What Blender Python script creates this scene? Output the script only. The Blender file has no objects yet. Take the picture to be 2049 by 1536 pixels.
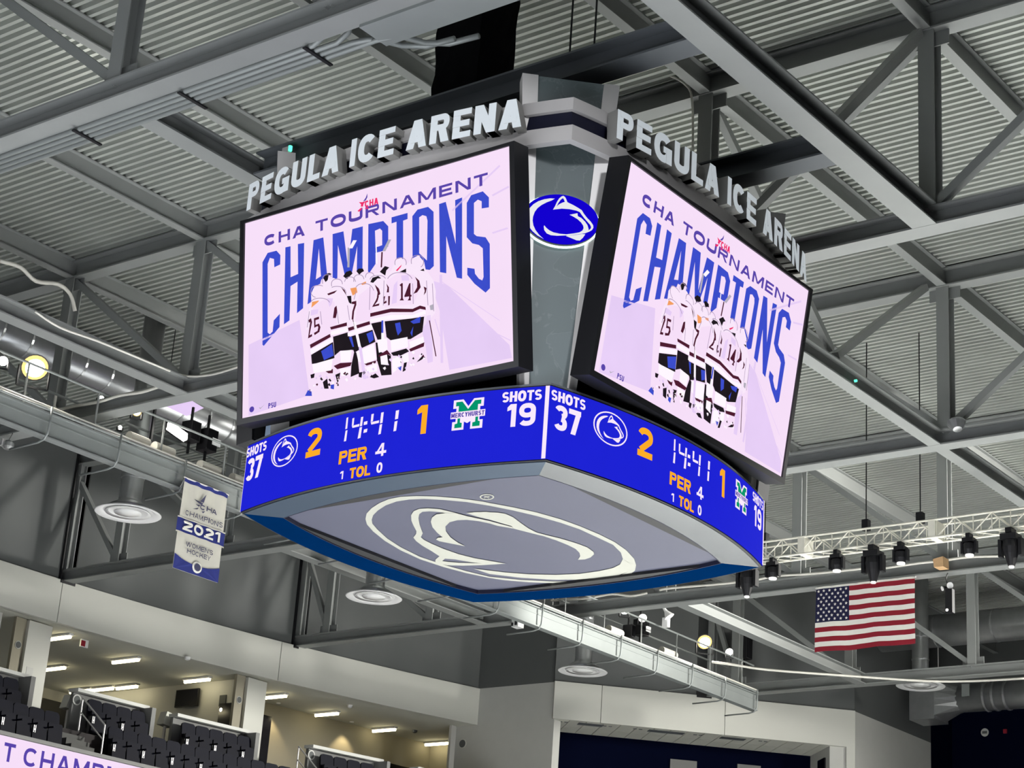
import bpy, math, random
from mathutils import Vector, Matrix
from mathutils.geometry import tessellate_polygon
random.seed(7)
PI = math.pi
scene = bpy.context.scene
COL = scene.collection

# ------------------------------------------------------------------ camera
R = Matrix(((0.5995402, -0.3185258, -0.7342294), (-0.7975814, -0.1616187, -0.5811568), (0.0664483, 0.9340346, -0.3509472)))
R = R.to_quaternion().to_matrix()
FPX = 3888.218
cam_data = bpy.data.cameras.new('camera')
cam_data.sensor_width = 36.0
cam_data.sensor_fit = 'HORIZONTAL'
cam_data.lens = FPX * 36.0 / 2049.0
cam_data.clip_start = 0.1
cam_data.clip_end = 300
cam = bpy.data.objects.new('camera', cam_data)
cam.matrix_world = R.to_4x4()
COL.objects.link(cam)
scene.camera = cam

# ------------------------------------------------------------------ world, exposure
world = bpy.data.worlds.new('arena_air')
scene.world = world
world.use_nodes = True
bg = world.node_tree.nodes['Background']
bg.inputs[0].default_value = (0.9, 0.95, 1.0, 1)
bg.inputs[1].default_value = 0.02
scene.view_settings.view_transform = 'Standard'
scene.view_settings.look = 'None'
scene.view_settings.gamma = 1.0
scene.view_settings.use_curve_mapping = False
scene.view_settings.exposure = 0.0
SPORT_WATTS = 23000.0         # each sports light over the ice
FLOOD_WATTS = 900.0

# ------------------------------------------------------------------ pixel helper
def ray(px, py):
    return (R @ Vector((px - 1024.5, -(py - 768.0), -FPX))).normalized()
def P(px, py, ax, val):
    r = ray(px, py); i = 'xyz'.index(ax)
    return r * (val / r[i])
def plane_hit(px, py, o, n):
    r = ray(px, py)
    return r * (o.dot(n) / r.dot(n))

# ------------------------------------------------------------------ materials
def mat(name, col, rough=0.6, metal=0.0, var=0.06, scale=6.0, bump=0.0, emit=None, estr=0.0, spec=0.5, stretch=None):
    m = bpy.data.materials.new(name); m.use_nodes = True
    nt = m.node_tree; b = nt.nodes['Principled BSDF']
    b.inputs['Roughness'].default_value = rough
    b.inputs['Metallic'].default_value = metal
    b.inputs['Specular IOR Level'].default_value = spec
    tc = nt.nodes.new('ShaderNodeTexCoord'); nz = nt.nodes.new('ShaderNodeTexNoise')
    nz.inputs['Scale'].default_value = scale; nz.inputs['Detail'].default_value = 4
    if stretch:
        mp = nt.nodes.new('ShaderNodeMapping'); mp.inputs['Scale'].default_value = stretch
        nt.links.new(tc.outputs['Object'], mp.inputs[0]); nt.links.new(mp.outputs[0], nz.inputs['Vector'])
    else:
        nt.links.new(tc.outputs['Object'], nz.inputs['Vector'])
    mx = nt.nodes.new('ShaderNodeMix'); mx.data_type = 'RGBA'
    mx.inputs['A'].default_value = (*[max(0, c * (1 - var)) for c in col], 1)
    mx.inputs['B'].default_value = (*[min(1, c * (1 + var)) for c in col], 1)
    nt.links.new(nz.outputs['Fac'], mx.inputs['Factor'])
    nt.links.new(mx.outputs['Result'], b.inputs['Base Color'])
    if bump:
        bp = nt.nodes.new('ShaderNodeBump'); bp.inputs['Strength'].default_value = bump
        nt.links.new(nz.outputs['Fac'], bp.inputs['Height']); nt.links.new(bp.outputs[0], b.inputs['Normal'])
    if emit:
        b.inputs['Emission Strength'].default_value = estr
        me = nt.nodes.new('ShaderNodeMix'); me.data_type = 'RGBA'
        me.inputs['A'].default_value = (*[c * (1 - var) for c in emit], 1)
        me.inputs['B'].default_value = (*[c * (1 + var) for c in emit], 1)
        nt.links.new(nz.outputs['Fac'], me.inputs['Factor'])
        nt.links.new(me.outputs['Result'], b.inputs['Emission Color'])
    return m
def glow(name, col, s=1.0, var=0.03, scale=8):
    return mat(name, (0.0, 0.0, 0.0), 0.9, 0, var, scale, emit=col, estr=s, spec=0.02)

M = {}
M['steel'] = mat('painted_steel', (0.24, 0.25, 0.245), 0.55, 0, 0.10, 1.2)
M['steel_dark'] = mat('dark_painted_steel', (0.10, 0.11, 0.12), 0.6, 0, 0.10, 2)
M['deck'] = mat('galvanised_deck', (0.50, 0.52, 0.49), 0.30, 0.40, 0.12, 0.7)
M['wall_dark'] = mat('charcoal_paint', (0.095, 0.10, 0.10), 0.85, 0, 0.05, 1.0)
M['wall_white'] = mat('white_panel_paint', (0.55, 0.55, 0.505), 0.7, 0, 0.02, 0.8)
M['wall_grey'] = mat('light_grey_paint', (0.50, 0.50, 0.475), 0.8, 0, 0.04, 3.0)
M['beige'] = mat('beige_paint', (0.30, 0.275, 0.21), 0.8, 0, 0.04, 2.0)
M['soffit'] = mat('soffit_paint', (0.55, 0.55, 0.49), 0.85, 0, 0.03, 1.5)
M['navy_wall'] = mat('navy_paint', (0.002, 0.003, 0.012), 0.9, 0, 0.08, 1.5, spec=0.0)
M['ice'] = mat('ice_surface', (0.86, 0.88, 0.90), 0.35, 0, 0.02, 0.5)
M['concrete'] = mat('concrete', (0.11, 0.11, 0.105), 0.9, 0, 0.15, 3.0, 0.1)
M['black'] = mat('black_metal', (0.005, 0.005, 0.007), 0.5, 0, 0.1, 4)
M['black_cloth'] = mat('black_fabric', (0.004, 0.004, 0.005), 0.95, 0, 0.2, 3, 0.2, spec=0.1)
M['alu'] = mat('brushed_aluminium', (0.60, 0.585, 0.575), 0.45, 0.35, 0.05, 4)
M['alu_warm'] = mat('satin_aluminium_fascia', (0.64, 0.615, 0.61), 0.5, 0.1, 0.04, 3)
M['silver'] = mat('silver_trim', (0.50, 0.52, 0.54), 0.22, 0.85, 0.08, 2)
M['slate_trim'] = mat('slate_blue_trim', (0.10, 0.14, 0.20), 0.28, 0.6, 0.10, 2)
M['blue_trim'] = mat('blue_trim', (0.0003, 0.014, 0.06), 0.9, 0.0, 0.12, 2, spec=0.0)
M['navy_gloss'] = mat('navy_gloss', (0.002, 0.003, 0.025), 0.6, 0, 0.1, 2)
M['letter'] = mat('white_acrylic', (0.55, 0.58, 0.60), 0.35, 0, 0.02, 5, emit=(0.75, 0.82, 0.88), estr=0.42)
M['letter_side'] = mat('letter_return', (0.32, 0.315, 0.30), 0.5, 0.1, 0.03, 5)
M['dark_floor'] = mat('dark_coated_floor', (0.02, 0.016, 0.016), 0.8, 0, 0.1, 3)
M['parapet'] = mat('parapet_grey', (0.17, 0.17, 0.165), 0.8, 0, 0.05, 3)
M['white'] = mat('white_enamel', (0.80, 0.80, 0.80), 0.5, 0, 0.03, 5)
M['galv'] = mat('galvanised_duct', (0.45, 0.46, 0.47), 0.3, 0.8, 0.18, 3)
M['cable'] = mat('white_cable', (0.72, 0.70, 0.64), 0.6, 0, 0.06, 8)
M['cat'] = mat('catwalk_metal', (0.26, 0.28, 0.275), 0.45, 0.2, 0.08, 1.5)
M['truss_white'] = mat('white_truss_tube', (0.80, 0.78, 0.68), 0.4, 0.1, 0.04, 3)
M['navy_seat'] = mat('navy_seat_plastic', (0.001, 0.0013, 0.007), 0.6, 0, 0.1, 6, spec=0.15)
M['under_panel'] = mat('underside_vinyl', (0.072, 0.075, 0.115), 0.45, 0, 0.10, 0.6)
M['under_white'] = mat('underside_white_vinyl', (0.40, 0.40, 0.35), 0.5, 0, 0.02, 3)
M['dark_screen'] = mat('dark_tv_glass', (0.006, 0.006, 0.01), 0.12, 0, 0.1, 2)
M['red_cloth'] = mat('red_flag_cloth', (0.26, 0.006, 0.02), 0.85, 0, 0.08, 8, 0.1)
M['white_cloth'] = mat('white_flag_cloth', (0.82, 0.80, 0.74), 0.85, 0, 0.04, 8, 0.1)
M['navy_cloth'] = mat('navy_flag_cloth', (0.005, 0.006, 0.045), 0.85, 0, 0.08, 8, 0.1)
M['banner_white'] = mat('banner_white_cloth', (0.62, 0.60, 0.53), 0.85, 0, 0.04, 5, 0.1)
M['banner_navy'] = mat('banner_navy_cloth', (0.02, 0.03, 0.20), 0.85, 0, 0.08, 6, 0.1)
M['print_dark'] = mat('banner_dark_print', (0.06, 0.06, 0.12), 0.85, 0, 0.05, 6)
M['gold_wood'] = mat('tan_cardboard', (0.60, 0.38, 0.20), 0.8, 0, 0.1, 6)
M['lamp_hot'] = glow('hot_lamp', (1.0, 0.78, 0.36), 7)
M['lamp_amber'] = glow('amber_lamp_rim', (1.0, 0.70, 0.24), 1.5)
M['lamp_white'] = glow('white_lamp', (1.0, 0.97, 0.90), 25)
M['lamp_dim'] = glow('dim_lamp_lens', (1.0, 0.98, 0.92), 2.2)
M['tube'] = glow('fluorescent_tube', (1.0, 0.88, 0.55), 13)
M['green'] = glow('green_indicator', (0.1, 0.9, 0.5), 2)
M['halo'] = glow('halo_white', (0.80, 1.0, 0.98), 2.2)
# display colours
M['scr'] = glow('screen_pink', (0.93, 0.74, 0.945), 1, 0.03, 0.8)
M['scr_lil'] = glow('screen_lilac', (0.80, 0.62, 0.925), 1, 0.06, 1.5)
M['scr_blue'] = glow('screen_blue', (0.045, 0.075, 0.60), 1, 0.10, 10)
M['scr_violet'] = glow('screen_violet', (0.10, 0.06, 0.40), 1, 0.06, 5)
M['scr_black'] = glow('screen_black', (0.014, 0.010, 0.014), 1, 0.2, 5)
M['scr_maroon'] = glow('screen_maroon', (0.075, 0.012, 0.03), 1, 0.1, 5)
M['scr_jersey'] = glow('screen_jersey', (0.95, 0.80, 0.96), 1, 0.02, 5)
M['scr_white'] = glow('screen_white', (1.0, 0.93, 1.0), 1, 0.02, 5)
M['scr_orange'] = glow('screen_orange', (0.90, 0.35, 0.12), 1, 0.1, 5)
M['scr_red'] = glow('screen_red', (0.85, 0.03, 0.15), 1, 0.1, 5)
M['scr_grey'] = glow('screen_grey', (0.45, 0.42, 0.50), 1, 0.1, 5)
M['led_blue'] = glow('led_blue', (0.012, 0.016, 0.66), 1, 0.04, 3)
M['led_white'] = glow('led_white', (0.95, 0.82, 0.98), 1, 0.02, 5)
M['led_amber'] = glow('led_amber', (0.98, 0.42, 0.02), 1, 0.03, 5)
M['led_green'] = glow('led_green', (0.0, 0.30, 0.15), 1, 0.05, 5)
M['badge_blue'] = glow('badge_blue', (0.006, 0.0, 0.62), 1, 0.03, 3)
M['badge_white'] = glow('badge_white', (0.82, 0.82, 0.85), 1, 0.03, 3)

def glass_material():
    m = mat('etched_glass', (0.16, 0.21, 0.225), 0.5, 0.0, 0.2, 1.3)
    nt = m.node_tree; b = nt.nodes['Principled BSDF']
    tc = nt.nodes['Texture Coordinate']
    v = nt.nodes.new('ShaderNodeTexNoise'); v.inputs['Scale'].default_value = 1.3; v.inputs['Detail'].default_value = 12; v.inputs['Distortion'].default_value = 1.2
    nt.links.new(tc.outputs['Object'], v.inputs['Vector'])
    r = nt.nodes.new('ShaderNodeValToRGB')
    r.color_ramp.elements[0].position = 0.49; r.color_ramp.elements[0].color = (0.11, 0.145, 0.15, 1)
    e = r.color_ramp.elements.new(0.5); e.color = (0.16, 0.195, 0.20, 1)
    r.color_ramp.elements[1].position = 0.512; r.color_ramp.elements[-1].position = 0.515
    r.color_ramp.elements[-1].color = (0.12, 0.155, 0.162, 1)
    nt.links.new(v.outputs['Fac'], r.inputs[0]); nt.links.new(r.outputs[0], b.inputs['Base Color'])
    return m
M['glass'] = glass_material()

# ------------------------------------------------------------------ mesh builder
def wloc(o):
    v = Vector((0, 0, 0))
    while o is not None:
        v += o.location; o = o.parent
    return v
class MB:
    def __init__(s): s.v = []; s.f = []; s.m = []; s.mi = 0
    def add(s, vs, fs):
        n = len(s.v); s.v += [Vector(a) for a in vs]
        s.f += [[i + n for i in f] for f in fs]; s.m += [s.mi] * len(fs)
        return s
    def box8(s, p):
        return s.add(p, [(0, 3, 2, 1), (4, 5, 6, 7), (0, 1, 5, 4), (1, 2, 6, 5), (2, 3, 7, 6), (3, 0, 4, 7)])
    def box(s, a, b):
        x0, y0, z0 = a; x1, y1, z1 = b
        return s.box8([(x0, y0, z0), (x1, y0, z0), (x1, y1, z0), (x0, y1, z0), (x0, y0, z1), (x1, y0, z1), (x1, y1, z1), (x0, y1, z1)])
    def cbox(s, c, size, ax=None):
        c = Vector(c); ax = ax or (Vector((1, 0, 0)), Vector((0, 1, 0)), Vector((0, 0, 1)))
        x, y, z = [ax[i] * (size[i] / 2) for i in range(3)]
        return s.box8([c - x - y - z, c + x - y - z, c + x + y - z, c - x + y - z, c - x - y + z, c + x - y + z, c + x + y + z, c - x + y + z])
    def bar(s, a, b, w, h, up=(0, 0, 1)):
        a = Vector(a); b = Vector(b); d = (b - a).normalized(); up = Vector(up)
        sd = d.cross(up)
        if sd.length < 1e-4: sd = d.cross(Vector((1, 0, 0)))
        sd.normalize(); u = sd.cross(d)
        sd *= w / 2; u *= h / 2
        return s.box8([a - sd - u, a + sd - u, a + sd + u, a - sd + u, b - sd - u, b + sd - u, b + sd + u, b - sd + u])
    def ibeam(s, a, b, w, h, tf=0.03, tw=0.025, up=(0, 0, 1)):
        # a, b: centre of the bottom face
        a = Vector(a); b = Vector(b); d = (b - a).normalized(); up = Vector(up)
        sd = d.cross(up)
        if sd.length < 1e-4: sd = d.cross(Vector((1, 0, 0)))
        sd.normalize(); u = sd.cross(d)
        prof = [(-w / 2, 0), (w / 2, 0), (w / 2, tf), (tw / 2, tf), (tw / 2, h - tf), (w / 2, h - tf), (w / 2, h), (-w / 2, h), (-w / 2, h - tf), (-tw / 2, h - tf), (-tw / 2, tf), (-w / 2, tf)]
        n = len(prof)
        vs = [p + sd * x + u * y for p in (a, b) for x, y in prof]
        fs = [(i, (i + 1) % n, (i + 1) % n + n, i + n) for i in range(n)]
        for o in (0, n):
            fs += [(o + 0, o + 1, o + 2, o + 11), (o + 11, o + 2, o + 3, o + 10), (o + 10, o + 3, o + 4, o + 9), (o + 9, o + 4, o + 5, o + 8), (o + 8, o + 5, o + 6, o + 7)]
        return s.add(vs, fs)
    def tube(s, pts, r, n=8, cap=True):
        pts = [Vector(p) for p in pts]; rings = []
        ref = Vector((0.13, 0.27, 0.95)).normalized()
        for i, p in enumerate(pts):
            d = (pts[min(i + 1, len(pts) - 1)] - pts[max(i - 1, 0)]).normalized()
            x = d.cross(ref).normalized(); y = d.cross(x)
            rr = r[i] if isinstance(r, (list, tuple)) else r
            rings.append([p + x * (rr * math.cos(t * 2 * PI / n)) + y * (rr * math.sin(t * 2 * PI / n)) for t in range(n)])
        vs = [v for rg in rings for v in rg]; fs = []
        for i in range(len(pts) - 1):
            for t in range(n):
                fs.append((i * n + t, i * n + (t + 1) % n, (i + 1) * n + (t + 1) % n, (i + 1) * n + t))
        if cap:
            fs.append(tuple(range(n - 1, -1, -1))); k = (len(pts) - 1) * n; fs.append(tuple(k + t for t in range(n)))
        return s.add(vs, fs)
    def lathe(s, prof, o, n=24, axis=None):
        # prof (r, h) along axis from o
        o = Vector(o); z = Vector(axis or (0, 0, 1)).normalized()
        x = z.orthogonal().normalized(); y = z.cross(x)
        vs = [o + x * (r * math.cos(t * 2 * PI / n)) + y * (r * math.sin(t * 2 * PI / n)) + z * h for r, h in prof for t in range(n)]
        fs = [(i * n + t, i * n + (t + 1) % n, (i + 1) * n + (t + 1) % n, (i + 1) * n + t) for i in range(len(prof) - 1) for t in range(n)]
        fs.append(tuple(range(n - 1, -1, -1))); k = (len(prof) - 1) * n; fs.append(tuple(k + t for t in range(n)))
        return s.add(vs, fs)
    def poly(s, loops3, loops2):
        # flat polygon with holes: 2d loops for tessellation, 3d points for placing
        tri = tessellate_polygon([[Vector((a, b, 0)) for a, b in l] for l in loops2])
        vs = [p for l in loops3 for p in l]
        return s.add(vs, [tuple(t) for t in tri])
    def build(s, name, mats, parent=None, origin=None, smooth=False):
        me = bpy.data.meshes.new(name)
        loc = Vector(origin) if origin is not None else Vector((0, 0, 0))
        off = loc + (wloc(parent) if parent else Vector((0, 0, 0))) if parent else loc
        me.from_pydata([tuple(v - off) for v in s.v], [], s.f)
        for m in (mats if isinstance(mats, (list, tuple)) else [mats]): me.materials.append(M[m])
        me.polygons.foreach_set('material_index', s.m)
        if smooth: me.polygons.foreach_set('use_smooth', [True] * len(me.polygons))
        me.update()
        o = bpy.data.objects.new(name, me); o.location = loc
        if parent: o.parent = parent
        COL.objects.link(o)
        return o
def tag(o, label=None, cat=None, group=None, kind=None):
    if label: o['label'] = label
    if cat: o['category'] = cat
    if group: o['group'] = group
    if kind: o['kind'] = kind
    return o
def thing(name, loc, label, cat, group=None, kind=None):
    o = bpy.data.objects.new(name, None); o.location = loc; o.empty_display_size = 0.2
    COL.objects.link(o)
    return tag(o, label, cat, group, kind)
def copy_tree(o, parent=None):
    c = o.copy(); COL.objects.link(c); c.parent = parent
    for ch in list(o.children): copy_tree(ch, c)
    return c
ORD = ['first', 'second', 'third', 'fourth', 'fifth', 'sixth', 'seventh', 'eighth', 'ninth', 'tenth', 'eleventh', 'twelfth', 'thirteenth', 'fourteenth', 'fifteenth']

# ------------------------------------------------------------------ lettering drawn as strokes
def stroke(pts, t, closed=False):
    n = len(pts); L = []; Rr = []
    for i in range(n):
        p = Vector(pts[i])
        a = Vector(pts[(i - 1) % n]) if (closed or i > 0) else None
        b = Vector(pts[(i + 1) % n]) if (closed or i < n - 1) else None
        d0 = (p - a).normalized() if a is not None else (b - p).normalized()
        d1 = (b - p).normalized() if b is not None else d0
        m = d0 + d1
        m = m.normalized() if m.length > 1e-6 else d0
        nn = Vector((-m.y, m.x)); k = t / 2 / max(0.35, nn.dot(Vector((-d0.y, d0.x))))
        L.append((p.x + nn.x * k, p.y + nn.y * k)); Rr.append((p.x - nn.x * k, p.y - nn.y * k))
    if closed: return [Rr, L[::-1]] if True else None
    return [L + Rr[::-1]]
def sarc(cx, cy, rx, ry, a0, a1, n=18, e=2.3):
    out = []
    for i in range(n + 1):
        a = math.radians(a0 + (a1 - a0) * i / n); c, s_ = math.cos(a), math.sin(a)
        out.append((cx + rx * math.copysign(abs(c) ** (2 / e), c), cy + ry * math.copysign(abs(s_) ** (2 / e), s_)))
    return out
GW = {'A': 1.0, 'C': .98, 'E': .84, 'G': 1.04, 'H': .94, 'I': .30, 'K': .96, 'L': .78, 'M': 1.15, 'N': .96, 'O': 1.06, 'P': .88, 'R': .94, 'S': .90, 'T': .86, 'U': .94, 'W': 1.35, 'Y': .95, ' ': .38, "'": .22, '0': .8, '1': .5, '2': .8, '3': .8, '4': .84, '7': .78, '9': .8}
def glyph(c, w, h, t):
    # closed loops (outer first, then holes) of one capital or figure in a w x h box
    q = t / 2; S = []
    box = lambda x0, y0, x1, y1: S.append([[(x0, y0), (x1, y0), (x1, y1), (x0, y1)]])
    ln = lambda *p: S.append(stroke(list(p), t))
    tv = min(t, h * 0.21)
    if c == 'A':
        S.append([[(0, 0), (t * 1.1, 0), (w / 2 + t * .5, h), (w / 2 - t * .6, h)]]); S.append([[(w - t * 1.1, 0), (w, 0), (w / 2 + t * .6, h), (w / 2 - t * .5, h)]]); box(w * .22, h * .2, w * .78, h * .2 + tv)
    elif c == 'E': box(0, 0, t, h); box(0, 0, w, tv); box(0, h - tv, w, h); box(0, h / 2 - tv / 2, w * .92, h / 2 + tv / 2)
    elif c == 'H': box(0, 0, t, h); box(w - t, 0, w, h); box(0, h / 2 - tv / 2, w, h / 2 + tv / 2)
    elif c == 'I': box(0, 0, w, h)
    elif c == 'L': box(0, 0, t, h); box(0, 0, w, tv)
    elif c == 'T': box(w / 2 - q, 0, w / 2 + q, h); box(0, h - tv, w, h)
    elif c == 'N': box(0, 0, t, h); box(w - t, 0, w, h); S.append([[(0, h), (t * 1.15, h), (w, 0), (w - t * 1.15, 0)]])
    elif c == 'M':
        box(0, 0, t, h); box(w - t, 0, w, h); S.append([[(0, h), (t * 1.1, h), (w / 2 + q, h * .12), (w / 2 - q, h * .12)]]); S.append([[(w, h), (w - t * 1.1, h), (w / 2 - q, h * .12), (w / 2 + q, h * .12)]])
    elif c == 'W':
        for x0, x1 in ((0, .28), (.5, .28), (.5, .72), (1, .72)): S.append([[(x0 * (w - t), h), (x0 * (w - t) + t, h), (x1 * (w - t) + t, 0), (x1 * (w - t), 0)]])
    elif c == 'Y': box(w / 2 - q, 0, w / 2 + q, h * .45); S.append([[(0, h), (t, h), (w / 2 + q, h * .4), (w / 2 - q, h * .4)]]); S.append([[(w, h), (w - t, h), (w / 2 - q, h * .4), (w / 2 + q, h * .4)]])
    elif c == 'K': box(0, 0, t, h); S.append([[(t * .8, h * .45), (w - t, h), (w, h), (t, h * .3)]]); S.append([[(w * .38, h * .55), (w * .62, h * .66), (w, 0), (w - t * 1.1, 0)]])
    elif c == "'": box(0, h * .68, w * .8, h)
    elif c in 'O0': S.append(stroke(sarc(w / 2, h / 2, w / 2 - q, h / 2 - tv / 2, 0, 345, 23), t, True))
    elif c == 'C': S.append(stroke(sarc(w / 2, h / 2, w / 2 - q, h / 2 - q, 42, 318), t))
    elif c == 'G': S.append(stroke(sarc(w / 2, h / 2, w / 2 - q, h / 2 - q, 42, 330), t)); box(w * .52, h * .36, w, h * .36 + tv); box(w - t, h * .02, w, h * .5)
    elif c == 'U': S.append(stroke([(q, h)] + sarc(w / 2, h * .34, w / 2 - q, h * .34 - q, 180, 360) + [(w - q, h)], t))
    elif c in 'PR':
        box(0, 0, t, h); S.append(stroke([(q, h - tv / 2)] + sarc(w - h * .27, h * .715, h * .27 - q, h * .285 - tv / 2, 90, -90, 12) + [(q, h * .43 + tv / 2)], tv))
        if c == 'R': S.append([[(w * .42, h * .46), (w * .42 + t * 1.1, h * .46), (w, 0), (w - t * 1.15, 0)]])
    elif c == 'S':
        ry = (h - tv) / 4; S.append(stroke(sarc(w / 2, tv / 2 + 3 * ry, w / 2 - q, ry, 28, 265, 16, 2.2) + sarc(w / 2, tv / 2 + ry, w / 2 - q, ry, 85, -152, 16, 2.2), tv))
    elif c == '1': box(w / 2 - q * .4, 0, w / 2 + q * 1.6, h); S.append([[(0, h * .70), (w / 2 + q, h * .80), (w / 2 + q, h), (w * .30, h), (0, h * .86)]])
    elif c == '2': S.append(stroke(sarc(w / 2, h * .70, w / 2 - q, h * .30 - q, 165, -35, 14) + [(q * 1.3, tv)], t)); box(0, 0, w, tv)
    elif c == '3': S.append(stroke(sarc(w / 2, h * .735, w / 2 - q, h * .265 - q, 160, -80, 14), t)); S.append(stroke(sarc(w / 2, h * .285, w / 2 - q, h * .285 - q, 85, -160, 14), t))
    elif c == '4': box(w * .55, 0, w * .55 + t, h); box(0, h * .2, w, h * .2 + tv); S.append([[(0, h * .2), (t * .9, h * .2), (w * .55 + t * .8, h), (w * .55 - t * .1, h)]])
    elif c == '7': box(0, h - tv, w, h); S.append([[(w - t * 1.1, h - tv * .5), (w, h - tv * .5), (w * .25 + t, 0), (w * .25 - t * .1, 0)]])
    elif c == '9': S.append(stroke(sarc(w / 2, h * .68, w / 2 - q, h * .32 - q, 0, 345, 20), t, True)); S.append(stroke([(w - q, h * .68)] + sarc(w / 2, h * .3, w / 2 - q, h * .3 - q, 0, -150, 12), t))
    return S
def gtext(txt, x0, x1, y0, y1, t=0.22, gap=0.12):
    # list of (char, loops) laid out in the box
    unit = sum(GW[c] for c in txt) + gap * (len(txt) - 1); k = (x1 - x0) / unit; h = y1 - y0; x = x0; out = []
    for c in txt:
        w = GW[c] * k
        if c != ' ':
            th = min(t * abs(h), w * 0.36) if c not in "I1'" else t * abs(h)
            for lp in glyph(c, w, abs(h), th):
                out.append((c, [[(x + a, y0 + b * (1 if h > 0 else -1)) for a, b in l] for l in lp]))
        x += w + gap * k
    return out
def ellipse(cx, cy, rx, ry, n=40):
    return [(cx + rx * math.cos(i * 2 * PI / n), cy + ry * math.sin(i * 2 * PI / n)) for i in range(n)]

# ================================================================== STRUCTURE
GY = [8.5, 13.0, 17.5, 22.0, 26.5, 31.0, 35.5, 40.0, 44.5]
ZB, ZT, ZD = 14.40, 18.22, 18.70          # bottom chord, top chord, deck undersides
ICE = -3.2
tag(MB().box((-25, -12, ICE - 0.4), (80, 62, ICE - 0.04)).build('floor', 'concrete'), 'dark concrete arena floor around the ice', 'floor', kind='structure')
tag(MB().box((-8, 4.6, ICE - 0.04), (53, 30.6, ICE)).build('floor_ice', 'ice'), 'white ice sheet in the middle of the arena', 'floor', kind='structure')

def build_deck():
    mb = MB(); p = 0.2032; x = 8.0; y0, y1 = 3.0, 48.5; d = 0.15
    prof = []
    while x < 74:
        prof += [(x, ZD), (x + 0.080, ZD), (x + 0.088, ZD + d), (x + p - 0.008, ZD + d)]
        x += p
    n = len(prof); vs = [(a, y0, b) for a, b in prof] + [(a, y1, b) for a, b in prof]
    mb.add(vs, [(i, i + 1, i + 1 + n, i + n) for i in range(n - 1)])
    mb.box((7.9, y0, ZD + 0.16), (74.5, y1, ZD + 0.3))
    return mb.build('ceiling', 'deck')
ceiling = tag(build_deck(), 'grey corrugated metal roof deck of the arena', 'ceiling', kind='structure')
for y in GY:
    MB().ibeam((9, y, ZT), (73, y, ZT), 0.22, 0.47).build('purlin', 'steel', ceiling)

# ---- walls
def yw(x): return 46.8 - 0.0078 * max(0.0, x - 36.0) ** 2
def strip(mb, xs, fy, z0, z1, t):
    for a, b in zip(xs[:-1], xs[1:]):
        mb.box8([(a, fy(a), z0), (b, fy(b), z0), (b, fy(b) + t, z0), (a, fy(a) + t, z0), (a, fy(a), z1), (b, fy(b), z1), (b, fy(b) + t, z1), (a, fy(a) + t, z1)])
def lin(a, b, n): return [a + (b - a) * i / n for i in range(n + 1)]
mb = MB()
for a, b, n in ((26, 37.42, 10), (37.98, 46.92, 9), (47.48, 54.95, 8)): strip(mb, lin(a, b, n), yw, 14.43, 19.0, 0.15)
for a, b in ((37.3, 38.1), (46.8, 47.6)): strip(mb, [a, b], lambda x: yw(x) + 0.7, 14.43, 19.0, 0.1)
wl = tag(mb.build('wall_left', 'wall_dark'), 'curved charcoal upper wall above the suites', 'wall', kind='structure')
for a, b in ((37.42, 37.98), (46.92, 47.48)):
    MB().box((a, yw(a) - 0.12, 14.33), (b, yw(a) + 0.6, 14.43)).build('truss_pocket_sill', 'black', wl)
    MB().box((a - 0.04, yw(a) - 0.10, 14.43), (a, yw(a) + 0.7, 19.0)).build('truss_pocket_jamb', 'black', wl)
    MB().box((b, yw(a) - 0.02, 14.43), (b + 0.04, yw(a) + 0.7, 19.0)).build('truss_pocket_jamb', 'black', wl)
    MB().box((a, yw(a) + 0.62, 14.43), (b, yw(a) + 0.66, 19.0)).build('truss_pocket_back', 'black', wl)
fas = tag(MB().box((26, 47.2, 13.14), (54.9, 47.25, 14.4)).build('trim_1', 'wall_dark'), 'white panelled fascia band over the suite openings', 'fascia', kind='structure')
for a, b in ((26, 37.5), (37.53, 46.42), (46.45, 54.95)):
    mb = MB(); strip(mb, lin(a, b, 10), lambda x: yw(x) - 0.08, 13.1, 14.43, 0.22); mb.build('fascia_panel', 'wall_white', fas)
# suite soffit
so = MB(); xs = lin(26, 54.95, 20)
for a, b in zip(xs[:-1], xs[1:]): so.box8([(a, yw(a) + 0.1, 13.1), (b, yw(b) + 0.1, 13.1), (b, 57, 13.1), (a, 57, 13.1), (a, yw(a) + 0.1, 13.2), (b, yw(b) + 0.1, 13.2), (b, 57, 13.2), (a, 57, 13.2)])
so.box((54.95, 44.6, 13.1), (60, 57, 13.2))
tag(so.build('ceiling_suite', 'soffit'), 'pale suite ceiling behind the white fascia', 'ceiling', kind='structure')
# suite interior walls
w = tag(MB().box((26, 55.3, 8.5), (46, 55.5, 13.1)).build('wall_suite_back', 'wall_grey'), 'far back wall of the open suite', 'wall', kind='structure')
MB().box((30, 55.15, 11.2), (45.4, 55.3, 12.7)).build('dark_glazing', 'dark_screen', w)
tag(MB().box((45.75, 46.7, 8.5), (45.95, 55.3, 13.1)).build('wall_suite_partition', 'wall_grey'), 'suite partition wall carrying the television', 'wall', kind='structure')
tag(MB().box8([(46.0, 49.25, 8.5), (57.5, 48.25, 8.5), (57.5, 48.5, 8.5), (46.0, 49.5, 8.5), (46.0, 49.25, 13.1), (57.5, 48.25, 13.1), (57.5, 48.5, 13.1), (46.0, 49.5, 13.1)]).build('wall_suite_lounge', 'beige'), 'beige suite wall washed by warm downlights', 'wall', kind='structure')
tag(MB().box((57.5, 44.5, 8.5), (57.7, 48.5, 13.1)).build('wall_suite_end', 'beige'), 'warm lit end wall of the suite', 'wall', kind='structure')
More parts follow.
